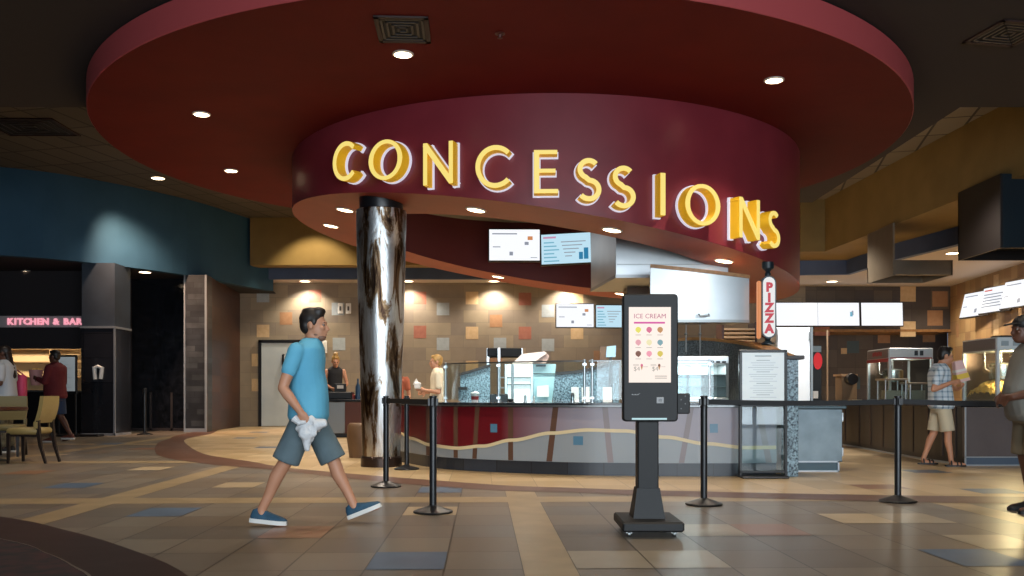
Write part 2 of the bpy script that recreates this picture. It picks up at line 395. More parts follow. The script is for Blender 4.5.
# fascia, soffit, ochre bulkhead
fa = MB(); wallstrip(fa.m(0), [(-7.7, 29.0), (7.0, 29.0)], 4.7, 6.5, .2)
fp = [(6.6, 27.2), (9.85, 27.0), (10.05, 24.0), (10.5, 21.7), (11.0, 16), (11.2, 12)]
wallstrip(fa.m(0), fp, 4.58, 6.5, .2)
fa.m(1).add([(-9, 29.05, 4.702), (7.0, 29.05, 4.702), (7.0, 30.2, 4.702), (-9, 30.2, 4.702)], [(0, 1, 2, 3)])
fa.add([(6.6, 30.2, 4.583), (6.6, 27.2, 4.583), (9.85, 27.0, 4.583), (10.05, 24.0, 4.583), (10.5, 21.7, 4.583), (11.0, 16, 4.583), (11.2, 12, 4.583), (13.2, 12, 4.583), (13.6, 19, 4.583), (14.6, 30.2, 4.583)], [tuple(range(10))])
struct(fa, 'wall_fascia_blue', [blu2, wht])
yb = MB(); wallstrip(yb, [(-8.0, 28.0), (7.9, 28.0), (8.0, 25.4), (8.67, 25.4), (9.1, 18.5), (9.55, 12), (10.2, 5)], 5.0, 6.55, .6)
yb.add([(7.9, 28.9, 5.001), (8.0, 25.4, 5.001), (8.67, 25.4, 5.001), (9.1, 18.5, 5.001), (9.55, 12, 5.001), (12, 12, 5.001), (11, 28.9, 5.001)], [tuple(range(7))])
struct(yb, 'wall_bulkhead_ochre', [ylw])
# ceilings
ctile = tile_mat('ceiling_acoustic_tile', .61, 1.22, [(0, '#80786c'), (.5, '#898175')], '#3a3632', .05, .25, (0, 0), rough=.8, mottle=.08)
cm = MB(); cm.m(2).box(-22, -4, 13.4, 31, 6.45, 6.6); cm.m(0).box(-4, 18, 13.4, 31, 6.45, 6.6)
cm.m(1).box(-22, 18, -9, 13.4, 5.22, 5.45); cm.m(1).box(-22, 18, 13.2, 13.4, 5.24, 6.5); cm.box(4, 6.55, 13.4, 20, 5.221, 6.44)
struct(cm, 'ceiling', [ctile, gyp, tile_mat('ceiling_tile_shaded', .61, 1.22, [(0, '#4a443c'), (.5, '#514a41')], '#24211e', .05, .25, (0, 0), rough=.8, mottle=.08)])  # left part is the same tile with its deeper shade put into the colour
n = 160
red_in = mat('disc_underside_red', '#651610', .7, spec=.15, noise='#5d120d', nscale=1.5)
rim = mat('disc_rim_rose', '#a8484a', .45)
cd = MB(); ring = lambda r, z, c=(-.16, 14.707): [Vector((c[0] + r * math.cos(2 * PI * i / n), c[1] + r * math.sin(2 * PI * i / n), z)) for i in range(n)]
cd.m(0).rings([ring(.05, 4.87), ring(3, 4.87), ring(6.04, 4.87)], cap=False); cd.m(1).rings([ring(6.04, 4.87), ring(6.05, 4.88), ring(6.05, 5.2), ring(5.6, 5.23)], cap=False)
cd.m(2).rings([ring(5.6, 5.23), ring(.05, 5.23)], cap=False)
struct(cd, 'ceiling_disc', [red_in, rim, gyp], True)
DX, DY, DR, DI = .55, 15.964, 4.257, 3.1
def dplane(x): return 3.388 - .1568 * (x - DX)
dm = MB(); n = 192
def dring(r, top=None): return [Vector((DX + r * math.cos(2 * PI * i / n), DY + r * math.sin(2 * PI * i / n), top if top else dplane(DX + r * math.cos(2 * PI * i / n)))) for i in range(n)]
dm.m(0).rings([dring(DR, 4.868), dring(DR)], cap=False); dm.m(1).rings([dring(DR), dring(DI)], cap=False)
dm.m(2).rings([dring(DI), dring(DI, 4.6)], cap=False); dm.m(3).rings([dring(DI, 4.6), dring(.05, 4.6)], cap=False)
soff = mat('drum_soffit_rust', '#8a3a26', .55, noise='#80341f', nscale=1.5)
inr = mat('drum_inner_maroon', '#57171a', .6)
struct(dm, 'wall_drum', [BURG, soff, inr, mat('drum_ceiling_grey', '#6d6a62', .8)], True, 30)
# dark outer walls that close the lobby
ow = MB(); ow.box(-22, -21.8, -9, 31, 0, 6.5); ow.box(17.8, 18, -9, 31, 0, 6.5); ow.box(-22, 18, 30.4, 30.6, 4.6, 6.5)
struct(ow, 'wall_outer', [gyp])
# steel kitchen door in the tiled wall
dd = MB(); a = W(262, 343, YB); b = W(301, 424, YB)
dd.m(0).box(a.x, b.x, YB - .05, YB - .02, .02, a.z); dd.m(1).box(a.x - .1, a.x, YB - .08, YB, 0, a.z + .1); dd.m(1).box(b.x, b.x + .1, YB - .08, YB, 0, a.z + .1); dd.m(1).box(a.x - .1, b.x + .1, YB - .08, YB, a.z, a.z + .1)
do = struct(dd, 'door_1', [mat('door_steel', '#ccd6da', .35, .25, noise='#bcc8ce', nscale=1), BLACK])
h = MB(); c = W(284, 365, YB); h.tube([(c.x, YB - .05, c.z + .33), (c.x, YB - .14, c.z + .33), (c.x, YB - .14, c.z - .33), (c.x, YB - .05, c.z - .33)], .035)
h.build('door_handle', BLACK, do)
# light switches on the tiled wall
for i, px in enumerate((340.5, 348.5)):
    m_ = MB(); c = W(px, 308.5, YB); m_.cbox(c.x - .085, c.x + .085, YB - .03, YB, c.z - .17, c.z + .17, .01)
    t_ = tag(m_.build('switch_plate', WHITE), ['white switch plate on the blue-grey wall tile', 'white switch plate on the taupe tile just right of the other'][i], 'switch')
    m_ = MB(); m_.cbox(c.x - .03, c.x + .03, YB - .05, YB - .03, c.z - .07, c.z + .07, .008); m_.build('toggle', mat('switch_grey', '#555555', .5), t_)
m_ = MB(); c = W(324.5, 347, YB); m_.cbox(c.x - .09, c.x + .09, YB - .03, YB, c.z - .2, c.z + .2, .01); m_.m(1).box(c.x - .06, c.x + .06, YB - .034, YB - .03, c.z - .14, c.z + .14)
tag(m_.build('wall_notice', [WHITE, mat('paper_white', '#d9d9d4', .7)]), 'small white notice on the tiled wall behind the walking man', 'notice')

# ================================================================== LIGHT FITTINGS
LENS = mat('lamp_lens', '#ffffff', .4, emit='#ffe2b8', es=9)
TRIM = mat('lamp_trim', '#c9c2b8', .4)
def spot(loc, W_, ang=110, col=(1, .86, .70), blend=.7, aim=(0, 0, -1), r=.06):  # serves the built downlights and the added fill spots alike
    l = bpy.data.lights.new('downlight_or_fill_lamp', 'SPOT'); l.energy = W_; l.spot_size = math.radians(ang); l.spot_blend = blend; l.color = col; l.shadow_soft_size = r
    o = bpy.data.objects.new('downlight_or_fill_lamp', l); COL.objects.link(o); o.location = loc
    o.rotation_euler = Vector(aim).to_track_quat('-Z', 'Y').to_euler(); return o
def downlight(p, label, group, r=.1, slope=0., watts=120, ang=110, col=(1, .86, .70), aim=(0, 0, -1)):
    t = thing('recessed_downlight', label, 'downlight', p, group)
    t.rotation_euler = (0, math.atan(slope), 0)
    q = Vector(p)
    m1 = MB(); m1.lathe([(r, .004), (r * 1.22, .002), (r * 1.22, -.008), (r * 1.02, -.014), (r, -.004)], q, 24); m1.build('trim_ring', TRIM, t, True)
    m2 = MB(); m2.lathe([(.001, -.012), (r, -.012), (r, .0), (.001, .0)], q, 24); m2.build('lens', LENS, t, True)
    if watts: spot(q + Vector((0, 0, -.04)), watts, ang, col, aim=aim)
    return t
def on_z(px, py, z):
    t = (z - 1) * F / (HY - py); return W(px, py, t)
g = 'downlights in the red ceiling disc'
DW = 330
downlight(on_z(403, 54, 4.868), 'recessed downlight in the red disc beside the square air vent', g, .10, watts=DW)
downlight(on_z(201.5, 114, 4.868), 'recessed downlight in the left part of the red disc', g, .10, watts=DW)
downlight(on_z(774, 80, 4.868), 'recessed downlight in the red disc above the last letters of the sign', g, .10, watts=DW)
downlight(on_z(231, 170.5, 4.868), 'recessed downlight near the far left rim of the red disc', g, .10, watts=DW)
def on_soffit(px, py):
    u = (px - CX) / F; v = (HY - py) / F; t = (3.388 + .1568 * DX - 1) / (v + .1568 * u); return W(px, py, t)
g = 'downlights in the sloping rust soffit of the drum'
for (px, py), lb in [((345, 209.5), 'downlight in the rust soffit just left of the column top'), ((331, 225.5), 'smaller downlight below and behind the one left of the column'), ((476, 209.5), 'downlight in the soffit under the letter C of the sign, right of the column'),
                     ((612, 229.5), 'downlight in the soffit above the stainless hood corner'), ((724, 260.5), 'downlight in the soffit above the wide stainless hood'), ((498, 276.5), 'thin far downlight under the screens on the back of the drum'), ((621, 293.5), 'far downlight under the hood just above the kiosk top')]:
    downlight(on_soffit(px, py) + Vector((0, 0, -.003)), lb, g, .12, .1568, watts=60 if px == 724 else 190, ang=130)
downlight(on_z(158, 178, 6.448), 'downlight in the tiled ceiling left of the red disc', 'downlights in the tiled ceiling', .15, watts=DW)
g = 'downlights under the blue bulkhead'
downlight(on_z(28, 271.5, 4.35), 'downlight under the blue bulkhead above the kitchen sign', g, .15, watts=90)
downlight(on_z(145, 272, 4.35), 'downlight under the blue bulkhead right of the square pillar', g, .15, watts=50)
g = 'wall-washer downlights in the long soffit'
for px, py, lb in [(305, 283.8, 'wall-washer downlight in the soffit left of the column'), (408, 284.3, 'wall-washer downlight in the soffit at the right edge of the column'), (494, 284.6, 'wall-washer downlight in the soffit between column and screens'), (566, 284.5, 'wall-washer downlight in the soffit hidden by the drum, above the lower screens'),
                   (832, 282, 'downlight in the rear soffit above the three white screens')]:
    p = Vector((WX(px, 29.5), 29.5, 4.698)) if px < 800 else Vector((WX(px, 28.6), 28.6, 4.578)); downlight(p, lb, g, .16, watts=330, ang=125, aim=(0, .16, -1))
downlight(on_z(953, 253, 4.578), 'downlight in the right soffit between the two dark hoods', g, .16, watts=300, ang=140)
# ================================================================== CONCESSIONS LETTERS
def arc(cx, cz, rx, rz, a0, a1, n=20): return [(cx + rx * math.cos(math.radians(a0 + (a1 - a0) * i / n)), cz + rz * math.sin(math.radians(a0 + (a1 - a0) * i / n))) for i in range(n + 1)]
GL = {   # list of (centreline, widths) in cap-height units, x centred
    'C': [(arc(.04, .5, .42, .44, 44, 316, 28), [.118] * 29)],
    'O': [(arc(0, .5, .44, .44, 0, 360, 40), None)],
    'N': [([(-.33, 0), (-.33, 1)], .105), ([(.33, 0), (.33, 1)], .105), ([(-.34, .965), (.34, .035)], .135)],
    'E': [([(-.22, 0), (-.22, 1)], .13), ([(-.2, .95), (.26, .95)], .10), ([(-.2, .52), (.22, .52)], .095), ([(-.2, .05), (.28, .05)], .10)],
    'S': [(arc(.0, .735, .205, .195, 38, 262, 18)[:-1] + arc(.0, .275, .23, .21, 88, -142, 20), .122)],
    'I': [([(0, 0), (0, 1)], .13)],
}
FACE = mat('letter_face_yellow', '#40391c', .4, emit='#fbe27e', es=.95)
SIDE = mat('letter_return_gold', '#d8a820', .45, emit='#cf9a14', es=.35)
BACK = mat('letter_backer_white', '#8a8a90', .4, emit='#e2def0', es=.75)
def stroke_mb(mb, pts, w, grow, M, z0, z1, closed=False):
    P = [Vector((x, y)) for x, y in pts]; n = len(P); rs = []
    if not closed and grow:
        d = (P[0] - P[1]).normalized(); P[0] = P[0] + d * grow; d = (P[-1] - P[-2]).normalized(); P[-1] = P[-1] + d * grow
    for i in range(n - (1 if closed else 0)):
        if closed: a, b = P[i - 1 if i else n - 2], P[(i + 1)]
        else: a, b = P[max(i - 1, 0)], P[min(i + 1, n - 1)]
        t = (b - a).normalized(); nn = Vector((-t.y, t.x)); ww = .135 - .035 * abs(t.x) if w is None else (w[i] if isinstance(w, list) else w)
        ww = ww / 2 + grow
        L, R = P[i] + nn * ww, P[i] - nn * ww
        rs.append([M @ Vector((L.x, L.y, z0)), M @ Vector((L.x, L.y, z1)), M @ Vector((R.x, R.y, z1)), M @ Vector((R.x, R.y, z0))])
    mb.rings(rs, closed=closed)
word = 'CONCESSIONS'
lp = [(-2.25, 12.56, 3.92, .565), (-1.64, 12.14, 3.83, .57), (-.93, 11.81, 3.70, .57), (-.22, 11.62, 3.61, .57), (.43, 11.56, 3.53, .57), (.96, 11.58, 3.43, .58), (1.4, 11.64, 3.355, .575), (1.91, 11.77, 3.295, .57), (2.46, 11.99, 3.2, .58), (3.17, 12.42, 3.11, .57), (3.6, 12.78, 3.04, .55)]
desc = ['first letter C at the left end of the red drum', 'first letter O, second from the left on the red drum', 'first letter N, between O and C above the column', 'second letter C, left of the letter E',
        'only letter E of the sign on the red drum', 'letter S directly right of the E', 'letter S directly left of the I', 'narrow letter I, right of the double S', 'second letter O, between I and N', 'second letter N near the right end of the sign', 'last letter S at the right end of the sign']
for ch, (x, y, z, hgt), ds in zip(word, lp, desc):
    n_ = Vector((x - DX, y - DY, 0)).normalized()
    hgt *= .955; base = Vector((DX, DY, z)) + n_ * DR; base.z = z + .012
    right = Vector((-n_.y, n_.x, 0))
    M = frame_M(base, right, (0, 0, 1)) @ Matrix.Diagonal((hgt, hgt, 1, 1))
    t = thing('sign_letter', 'glowing yellow ' + ds, 'letter', base, 'yellow letters spelling CONCESSIONS')
    for nm, mt, z0, z1, gr in (('backer', BACK, .012, .05, .026), ('return', SIDE, .05, .205, 0), ('face', FACE, .205, .22, -.006)):
        mb = MB()
        for k, (pts, w) in enumerate(GL[ch]): stroke_mb(mb, pts, w, gr, M, z0 + k * .0007, z1 + k * .0007, ch == 'O')
        mb.build({'backer': 'letter_backer', 'return': 'letter_side', 'face': 'letter_face'}[nm], mt, t, ch in 'COS', 40)

# ================================================================== COLUMN
colm = mat('column_foil_bronze', '#2a1a14', .24, .8, noise='#54402f', nscale=3, bump=.5, bscale=7)
def column_mat():
    m = bpy.data.materials.new('column_marbled_foil'); m.use_nodes = True; nt = m.node_tree; b = nt.nodes['Principled BSDF']; N = nt.nodes.new; L = nt.links.new
    tc = N('ShaderNodeTexCoord'); mp = N('ShaderNodeMapping'); mp.inputs['Scale'].default_value = (1.7, 1.7, .42); L(tc.outputs['Object'], mp.inputs['Vector'])
    n1 = N('ShaderNodeTexNoise'); n1.inputs['Scale'].default_value = 2.6; n1.inputs['Detail'].default_value = 7; n1.inputs['Roughness'].default_value = .65; n1.inputs['Distortion'].default_value = .8
    L(mp.outputs[0], n1.inputs['Vector'])
    r = N('ShaderNodeValToRGB'); e = r.color_ramp.elements
    e[0].position = .3; e[0].color = lin('#1c1310'); e[1].position = .40; e[1].color = lin('#38281f')
    for p, c in ((.465, '#7a6248'), (.51, '#c0c0be'), (.68, '#e8eef2')): q = e.new(p); q.color = lin(c)
    L(n1.outputs['Fac'], r.inputs['Fac']); L(r.outputs['Color'], b.inputs['Base Color'])
    b.inputs['Metallic'].default_value = .95; b.inputs['Roughness'].default_value = .34
    bp = N('ShaderNodeBump'); bp.inputs['Strength'].default_value = .35; bp.inputs['Distance'].default_value = .05
    L(n1.outputs['Fac'], bp.inputs['Height']); L(bp.outputs['Normal'], b.inputs['Normal'])
    return m
cxx, cyy = -1.86, 13.05
t = thing('round_column', 'round tapered column wrapped in marbled bronze and silver foil, left under the red drum', 'column', (cxx, cyy, 0))
mb = MB(); mb.lathe([(.265, .14), (.27, .16), (.30, 1.4), (.335, 2.6), (.358, 3.62), (.35, 3.63)], (cxx, cyy, 0), 48); mb.build('shaft', column_mat(), t, True)
mb = MB(); mb.lathe([(.29, .003), (.29, .13), (.275, .15), (.2, .15)], (cxx, cyy, 0), 48); plabel(mb.build('base_ring', mat('column_base_bronze', '#3a2c25', .3, .6), t, True), 'dark bronze ring')
mb = MB(); mb.lathe([(.30, 3.62), (.31, 3.70), (.31, 3.9), (.1, 3.9)], (cxx, cyy, 0), 40); mb.build('top_collar', BLACK, t, True)

# ================================================================== MAIN COUNTER
cpts = [(-2.1, 15.1), (-1.95, 14.5), (-1.50, 13.45), (-.98, 12.53), (-.25, 11.98), (.67, 11.56), (1.35, 11.42), (1.95, 11.36), (2.73, 11.36), (3.3, 11.42)]
cp = [tuple(p) for p in smooth_path(cpts, 10)]
NP = len(cp)
t = thing('concession_counter', 'long curved concession counter with burgundy and grey wave front under the sign', 'counter', (.7, 12, 0))
mb = MB(); wallstrip(mb, offset_path(cp, .03), .003, .17, .6); mb.build('kick_base', tile_mat('kick_tile', .45, .4, [(0, '#2a3038'), (.5, '#333a44')], '#171a1f', .01, 0, (0, 0), 'xz', rough=.3), t)
# the printed laminate front: burgundy over grey, parted by a cream wave, with slanted brown bars and blue squares
front = offset_path(cp, .0)
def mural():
    m = bpy.data.materials.new('mural_burgundy_glare_fade'); m.use_nodes = True; nt = m.node_tree; b = nt.nodes['Principled BSDF']; N = nt.nodes.new; L = nt.links.new
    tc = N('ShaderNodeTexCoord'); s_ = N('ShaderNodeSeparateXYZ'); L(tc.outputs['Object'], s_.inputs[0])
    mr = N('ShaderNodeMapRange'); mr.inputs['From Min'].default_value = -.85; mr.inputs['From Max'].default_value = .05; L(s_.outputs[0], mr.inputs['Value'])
    mx = N('ShaderNodeMix'); mx.data_type = 'RGBA'; L(mr.outputs[0], mx.inputs[0]); mx.inputs[6].default_value = lin('#64121c'); mx.inputs[7].default_value = lin('#95909c')  # burgundy pales to the right: glare painted into the print colour
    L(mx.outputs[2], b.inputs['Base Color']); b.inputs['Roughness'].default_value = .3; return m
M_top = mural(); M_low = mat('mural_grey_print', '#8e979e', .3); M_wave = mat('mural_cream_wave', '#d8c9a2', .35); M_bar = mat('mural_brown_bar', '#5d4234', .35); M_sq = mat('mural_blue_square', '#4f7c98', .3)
mb = MB(); body = offset_path(cp, .012)
wallstrip(mb.m(1), body, .165, .86, .5)
def wavez(x):   # height of the cream line along the counter
    xs = [(-2.8, .55), (-1.75, .45), (-1.45, .38), (-1.15, .32), (-.75, .30), (-.4, .34), (0, .43), (.5, .53), (.95, .575), (1.4, .565), (1.9, .49), (2.4, .41), (2.9, .36), (3.6, .36)]
    for (a, za), (b, zb) in zip(xs, xs[1:]):
        if x <= b:
            k = max(0, (x - a) / (b - a)); k = k * k * (3 - 2 * k); return za + (zb - za) * k
    return xs[-1][1]
dense = [cp[0]]
for a, b in zip(cp, cp[1:]):
    for k in (1, 2): dense.append((a[0] + (b[0] - a[0]) * k / 2, a[1] + (b[1] - a[1]) * k / 2))
def cpt(x, out, z):    # counter-front point at a given x, pushed out toward the lobby
    for a, b in zip(cp, cp[1:]):
        if a[0] <= x <= b[0] and b[0] > a[0]:
            k = (x - a[0]) / (b[0] - a[0]); d = Vector((b[0] - a[0], b[1] - a[1])).normalized()
            return Vector((x + d.y * out, a[1] + (b[1] - a[1]) * k - d.x * out, z))
    return Vector((*cp[-1], z))
xs = [-2.09 + i * (3.29 + 2.09) / 150 for i in range(151)]
fz = lambda lo, hi, mi, out: [mb.m(mi).add([cpt(a, out, lo(a)), cpt(b, out, lo(b)), cpt(b, out, hi(b)), cpt(a, out, hi(a))], [(0, 1, 2, 3)]) for a, b in zip(xs, xs[1:])]
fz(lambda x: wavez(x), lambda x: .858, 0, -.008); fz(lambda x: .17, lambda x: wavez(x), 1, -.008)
def bar(x0, x1, w, mi=3):
    for k in range(6):
        z0, z1 = .17 + .688 * k / 6, .17 + .688 * (k + 1) / 6; xa = x0 + (x1 - x0) * k / 6; xb = x0 + (x1 - x0) * (k + 1) / 6
        mb.m(mi).add([cpt(xa - w, -.005, z0), cpt(xa + w, -.005, z0), cpt(xb + w, -.005, z1), cpt(xb - w, -.005, z1)], [(0, 1, 2, 3)])
for a in [(-1.18, -1.18, .03), (-.76, -.76, .03), (-.50, -.46, .03), (-.02, -.02, .032), (.47, .55, .036)]: bar(*a)
for a in [(1.23, 1.16, .036), (1.66, 1.68, .034), (2.1, 2.22, .034), (3.2, 3.06, .04)]: bar(*a, 5)  # right-hand bars use a paler copy, veiling glare painted in
for a in [(-.24, .58, .045), (.83, .44, .06), (2.5, .6, .05)]:
    mb.m(4).add([cpt(a[0] - a[2], -.003, a[1] - .055), cpt(a[0] + a[2], -.003, a[1] - .055), cpt(a[0] + a[2], -.003, a[1] + .055), cpt(a[0] - a[2], -.003, a[1] + .055)], [(0, 1, 2, 3)])
fz(lambda x: wavez(x) - .022, lambda x: wavez(x) + .022, 2, -.001)
mb.build('front_panel', [M_top, M_low, M_wave, M_bar, M_sq, mat('mural_bar_in_glare', '#857c80', .35)], t)
mb = MB(); wallstrip(mb, offset_path(cp, -.05), .86, .912, .72); mb.build('countertop', mat('counter_black_stone', '#23262a', .18, noise='#34393e', nscale=30), t)
mb = MB(); wallstrip(mb, offset_path(cp, -.056), .866, .882, .02); plabel(mb.build('edge_strip', STEELD, t), 'steel edge strip')
# sneeze guard glass: one thing per pane run
def guard(x0, x1, posts, label, ztop=1.44):
    pth = [(cpt(x0 + (x1 - x0) * i / 14, -.22, 0).x, cpt(x0 + (x1 - x0) * i / 14, -.22, 0).y) for i in range(15)]
    tt = thing('sneeze_guard', label, 'glass guard', (pth[0][0], pth[0][1], .912))
    m1 = MB(); wallstrip(m1, pth, .95, ztop, .01); m1.build('glass_pane', GLASS, tt)
    m1 = MB(); wallstrip(m1, offset_path(pth, -.004), ztop, ztop + .016, .02); m1.build('top_rail', STEELD, tt)
    for x in posts:
        p = cpt(x, -.235, 0); m1 = MB(); m1.cone((p.x, p.y, .912), (p.x, p.y, ztop + .03), .016); m1.cone((p.x, p.y, .912), (p.x, p.y, .925), .04); m1.m(0); m1.box(p.x - .025, p.x + .025, p.y - .02, p.y + .02, ztop - .05, ztop - .02); m1.box(p.x - .025, p.x + .025, p.y - .02, p.y + .02, .96, .99); m1.build('post', STEEL, tt, True)
guard(-1.16, .9, [-1.13, -.3, .87], 'curved glass sneeze guard on steel posts above the burgundy part of the counter')
guard(.93, 2.55, [.98, 2.5], 'curved glass sneeze guard on the counter behind the kiosk')
# ================================================================== SELF-ORDER KIOSK
SCR = mat('screen_cream', '#0c0c0c', .25, spec=.2, emit='#fbe9dc', es=1.0)
def emis(name, c, s=.8): return mat(name, '#0c0c0c', .4, spec=.2, emit=c, es=1.0)
kx, ky = .99, 6.72
t = thing('ordering_kiosk', 'dark grey self-order kiosk with a lit ice cream menu on a pedestal', 'kiosk', (kx, ky, 0))
mb = MB(); mb.cbox(kx - .215, kx + .22, 6.42, 7.0, .045, .115, .012); mb.build('base_plate', DARK, t)
for sx in (-.16, .16):
    for sy in (6.5, 6.94):
        mb = MB(); M = Matrix.Translation((kx + sx, sy, .024)) @ Matrix.Rotation(PI / 2, 4, 'Y'); mb.lathe([(.001, -.012), (.018, -.012), (.022, -.008), (.022, .008), (.018, .012), (.001, .012)], n=20, M=M); mb.box(kx + sx - .02, kx + sx + .02, sy - .012, sy + .012, .028, .05); mb.build('caster', STEELD, t, True)
mb = MB(); y0, y1 = 6.66, 6.80
mb.rings([[Vector((kx - .115, y0 - .05, .115)), Vector((kx + .115, y0 - .05, .115)), Vector((kx + .115, y1 + .05, .115)), Vector((kx - .115, y1 + .05, .115))], [Vector((kx - .083, y0 - .012, .33)), Vector((kx + .083, y0 - .012, .33)), Vector((kx + .083, y1 + .012, .33)), Vector((kx - .083, y1 + .012, .33))]]); mb.build('foot_cowl', DARK, t)
mb = MB(); mb.cbox(kx - .076, kx + .076, y0, y1, .3, .86, .008); mb.build('pedestal_post', DARK, t)
hx0, hx1, hz0, hz1 = kx - .19, kx + .208, .815, 1.737; hy = 6.62
def rrect(x0, x1, z0, z1, r, y, k=5):
    out = []
    for cx_, cz_, a in ((x1 - r, z1 - r, 0), (x0 + r, z1 - r, 90), (x0 + r, z0 + r, 180), (x1 - r, z0 + r, 270)):
        for i in range(k + 1): th = math.radians(a + 90 * i / k); out.append(Vector((cx_ + r * math.cos(th), y, cz_ + r * math.sin(th))))
    return out
mb = MB(); mb.rings([rrect(hx0 + .01, hx1 - .01, hz0 + .01, hz1 - .01, .02, hy - .012), rrect(hx0, hx1, hz0, hz1, .028, hy), rrect(hx0, hx1, hz0, hz1, .028, hy + .07), rrect(hx0 + .03, hx1 - .03, hz0 + .03, hz1 - .03, .03, hy + .1)]); mb.build('head_casing', DARK, t, True, 30)
fy = hy - .012
ss = 6.6 / F
def kz(py): return 1 + (HY - py) * ss
def kxp(px): return (px - CX) * ss
mb = MB(); mb.box(kxp(629), kxp(671), fy - .003, fy, kz(382.5), kz(307)); scr = mb.build('screen', SCR, t)
mats_ = [emis('menu_pink', '#d24a9a'), emis('menu_text_rose', '#b87088'), emis('scoop_lemon', '#e3dc5a'), emis('scoop_berry', '#d56a8a'), emis('scoop_caramel', '#c08a52'), emis('scoop_rose', '#e2a0a8'), emis('scoop_vanilla', '#ece2b0'), emis('scoop_mint', '#78a0a8'), emis('scoop_chocolate', '#7a4a36'), emis('scoop_pink', '#ee9aac'), emis('scoop_honey', '#d6c04c'), emis('menu_text_grey', '#a8a49a')]
mb = MB(); text_mb(mb.m(1), 'ICE CREAM', .047, frame_M((kxp(650), fy - .006, kz(316.3)), (1, 0, 0), (0, 0, 1)), .004)
mb.m(0).box(kxp(634), kxp(665), fy - .005, fy - .003, kz(323.6), kz(321.8)); mb.build('menu_heading', mats_, scr)
k = 0
for r_, py in enumerate((329.6, 342.3, 353.6)):
    for c_, px in enumerate((638.3, 649.2, 660.2)):
        mb = MB(); mb.m(2 + k).lathe([(.001, -.002), (.020, -.002), (.020, .002), (.001, .002)], n=18, M=Matrix.Translation((kxp(px), fy - .005, kz(py))) @ Matrix.Rotation(PI / 2, 4, 'X'))
        mb.prism([(kxp(px) - .013, fy - .007, kz(py) - .012), (kxp(px) + .016, fy - .007, kz(py) - .010), (kxp(px) + .002, fy - .007, kz(py) - .026)], (0, .003, 0))
        mb.m(11).box(kxp(px) - .02, kxp(px) + .02, fy - .004, fy - .003, kz(py + 5.6), kz(py + 5.0)); mb.build('ice_cream_picture', mats_, scr); k += 1
for px, mi in ((641.8, 3), (659.3, 8)):
    mb = MB(); q = (kxp(px), fy - .006, kz(367))
    mb.m(mi).ball((q[0], q[1], q[2] + .012), .009, .002, .011, 12); mb.m(4).prism([(q[0] - .008, q[1] - .001, q[2] + .004), (q[0] + .008, q[1] - .001, q[2] + .004), (q[0], q[1] - .001, q[2] - .024)], (0, .002, 0))
    text_mb(mb.m(11), '$4', .045, frame_M((q[0] - .036 if mi == 3 else q[0] - .03, fy - .006, q[2] - .014), (1, 0, 0), (0, 0, 1)), .004)
    for j, zz in enumerate((.016, .008)): mb.box(q[0] - .062, q[0] - .02, fy - .004, fy - .003, q[2] + zz, q[2] + zz + .003)
    mb.box(q[0] + .012, q[0] + .045, fy - .004, fy - .003, q[2] + .0, q[2] + .003)
    mb.build('cone_picture', mats_, scr)
mb = MB(); mb.m(11)
for z_ in (376.5, 378.5): mb.box(kxp(655), kxp(667), fy - .004, fy - .003, kz(z_), kz(z_ - .8))
mb.build('menu_footer', mats_, scr)
mb = MB(); mb.box(kxp(632), kxp(667), fy - .004, fy + .002, kz(419.8), kz(418.0)); plabel(mb.build('receipt_slot_light', emis('slot_light', '#b9dde2', .8), t), 'pale glowing strip')
mb = MB(); text_mb(mb, '•-•-•˚', .03, frame_M((kxp(636), fy - .003, kz(394.6)), (1, 0, 0), (0, 0, 1)), .003); plabel(mb.build('badge', mat('badge_silver', '#b8b8b8', .4), t), 'small pale maker badge')
mb = MB(); mb.cbox(kxp(656.5), kxp(664), fy - .006, fy, kz(403.5), kz(397), .003); mb.m(1).box(kxp(658.5), kxp(662), fy - .008, fy - .005, kz(401.6), kz(398.8)); plabel(mb.build('scanner_window', [mat('scanner_grey', '#8f8f8f', .4), mat('scanner_dark', '#4c4c4c', .3)], t), 'grey square scanner window')
mb = MB(); mb.cbox(hx1 - .02, hx1 + .088, hy + .0, hy + .05, kz(414), kz(393.3), .008); cr = mb.build('card_reader', DARK, t)
mb = MB()
for i, dz in enumerate((.035, .07, .10, .125)): mb.box(hx1 + .02 + .03 * (i % 2), hx1 + .026 + .03 * (i % 2), hy - .003, hy + .002, kz(414) + dz, kz(414) + dz + .006)
mb.build('reader_mark', mat('reader_mark_grey', '#8a8a8a', .4), cr)

